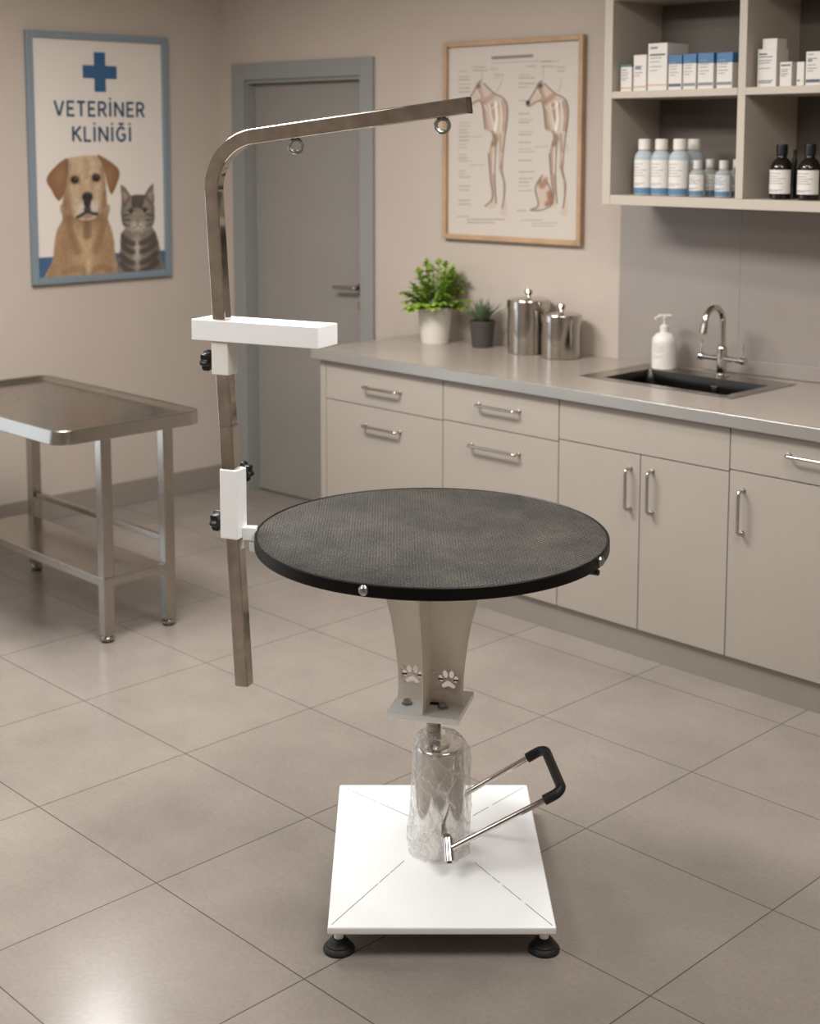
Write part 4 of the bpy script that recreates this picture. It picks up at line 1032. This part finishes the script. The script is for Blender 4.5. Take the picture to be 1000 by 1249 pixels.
# upper clamp: white cross bar and sleeve
pc = post_at(1.32)
TB = math.radians(27); F1 = Vector((math.cos(TB), -math.sin(TB), 0)); F2 = Vector((math.sin(TB), math.cos(TB), 0))
bar = obox('cross_bar', pc, -.07, .272, -.028, .062, 1.294, 1.343, 'white', GT, F1, F2, .002)
pc = post_at(1.255); sl = obox('clamp_sleeve', pc, -.023, .023, -.0225, .0225, 1.214, 1.2935, 'offw', GT)
def knob(name_parent, c, d, off):
    d = Vector(d).normalized()
    z = d; x = Vector((0, 0, 1)); y = z.cross(x); R_ = Matrix(((x.x, y.x, z.x, c.x), (x.y, y.y, z.y, c.y), (x.z, y.z, z.z, c.z), (0, 0, 0, 1)))
    b = NB(); lathe(b, [(.0045, 0), (.0045, off)], 12, R_); st = obj('clamp_screw', b, 'zinc', name_parent)
    n = 56; pf = []
    for k in range(n):
        a_ = 2 * PI * k / n; pf.append(.0225 + .0032 * math.cos(7 * a_))
    t_ = bmesh.new(); rings = []
    for zz, s_ in ((off, .6), (off + .001, .9), (off + .004, 1), (off + .017, 1), (off + .021, .9), (off + .022, .55), (off + .026, .45), (off + .027, .3)):
        rings.append([t_.verts.new((pf[k] * s_ * math.cos(2 * PI * k / n), pf[k] * s_ * math.sin(2 * PI * k / n), zz)) for k in range(n)])
    for A, B in zip(rings, rings[1:]):
        for k in range(n): t_.faces.new((A[k], A[(k + 1) % n], B[(k + 1) % n], B[k]))
    t_.faces.new(list(reversed(rings[0]))); t_.faces.new(rings[-1])
    b = NB(); merge(b, t_, R_); obj('clamp_knob', b, 'black', name_parent, 40)
knob(sl, post_at(1.243) - E1 * .023, -E1, .012)
# lower clamp
pc = post_at(.907); sl2 = obox('clamp_sleeve', pc, -.0235, .0235, -.023, .023, .822, .989, 'white', GT)
knob(sl2, post_at(.857) - E1 * .0235, -E1, .012)
knob(sl2, post_at(.969) + E2 * .023, E2, .022)
pb = post_at(.84)
b = NB(); box(b, pb.x + .018, -.4395, pb.y - .012, pb.y + .014, .817, .847, .002); obj('table_bracket', b, 'white', GT)
b = NB(); box(b, pb.x + .034, -.36, pb.y - .012, pb.y + .014, .789, .811, .002); obj('bracket_plate', b, 'white', GT)

# foot pedal
hub = Vector((.012, -.13, .141)); zq = .0
H0, H1 = Vector((.011, -.096, .146)), Vector((.013, -.135, .110)); hd = (H1 - H0).normalized()
b = NB(); tube(b, [H0, H0.lerp(H1, .12), H1], .0125, 22); tube(b, [(.010, -.074, .138), (.0115, -.108, .137)], .011, 20)
hb = obj('pedal_hub', b, 'chrome', GT)
b = NB(); tube(b, [H1 + hd * .0002, H1 + hd * .0006], .006, 16); obj('socket', b, 'dark', hb)
P0 = Vector((.019, -.12, .137)); P1 = Vector((.234, -.12, .252)); P2 = Vector((.273, -.115, .273)); P3 = Vector((.254, .10, .280)); P4 = Vector((.228, .115, .246)); P5 = Vector((-.03, .115, .10))
full = fillet([P0, P2, P3, P5], .03, 8)
b = NB(); tube(b, full, .0068, 14); ped = obj('foot_pedal', b, 'chrome', GT)
b = NB(); tube(b, [(-.03, .06, .10), (-.03, .122, .10)], .011, 14); obj('pedal_pivot', b, 'chrome', GT)
g = fillet([P2 + (P0 - P2).normalized() * .048, P2, P3, P3 + (P5 - P3).normalized() * .05], .03, 8)
b = NB(); tube(b, g, .0118, 16); obj('grip', b, 'rubber', ped)

# ------------------------------------------------------------------ lights
def area(name, loc, rot, sx, sy, energy, col=(1, 1, 1), shape='RECTANGLE', spread=PI):
    l = bpy.data.lights.new(name, 'AREA'); l.shape = shape; l.size = sx
    if shape in ('RECTANGLE', 'ELLIPSE'): l.size_y = sy
    l.energy = energy; l.color = col; l.spread = spread
    o = bpy.data.objects.new(name, l); COL.objects.link(o); o.location = loc; o.rotation_euler = rot
    return o
WARM = (1, .985, .955)
area('ceiling_panel_lamp', (-3.0, .3, HC - .03), (0, 0, 0), 1.2, 1.2, 40, WARM)
area('ceiling_panel_lamp', (-1.0, 2.2, HC - .03), (0, 0, 0), 1.2, 1.2, 42, WARM)
area('ceiling_panel_lamp', (-3.7, 2.3, HC - .03), (0, 0, 0), 1.2, .6, 100, WARM)
dv_ = Vector((-2.28, 1.36, 0)) - Vector((-5.58, 3.45, HC - .06))
area('spot_lamp', (-5.58, 3.45, HC - .06), dv_.to_track_quat('-Z', 'Y').to_euler(), .10, .10, .05, WARM, 'DISK', math.radians(14))
area('downlight_lamp', (-2.5, 3.0, HC - .03), (0, 0, 0), .2, .2, 8, WARM, 'DISK')
area('downlight_lamp', (-1.9, 3.0, HC - .03), (0, 0, 0), .2, .2, 8, WARM, 'DISK')
wm = (XC - .03 * 3.95 + .02, YC - 3.95)
area('window_daylight', (wm[0], wm[1], 1.18), (PI / 2, 0, -PI / 2), 3.0, 1.9, 22, (.72, .86, 1))
w = bpy.data.worlds.new('World'); SC.world = w; w.use_nodes = True
w.node_tree.nodes['Background'].inputs[0].default_value = (.8, .82, .85, 1); w.node_tree.nodes['Background'].inputs[1].default_value = .3

# ------------------------------------------------------------------ camera
cd = bpy.data.cameras.new('camera'); co = bpy.data.objects.new('camera', cd); COL.objects.link(co)
cd.sensor_fit = 'HORIZONTAL'; cd.sensor_width = 36; cd.lens = 1.7256 * 36
cd.shift_x = .0187; cd.shift_y = -.2454
co.location = (0, 0, 1.75); co.rotation_euler = (PI / 2 - .1176, 0, .80186)
cd.clip_start = .05; cd.clip_end = 50
cd.dof.use_dof = True; cd.dof.focus_distance = 3.15; cd.dof.aperture_fstop = 5.0
SC.camera = co
SC.view_settings.view_transform = 'Standard'; SC.view_settings.look = 'None'; SC.view_settings.exposure = 0; SC.view_settings.gamma = 1
SC.view_settings.use_curve_mapping = False
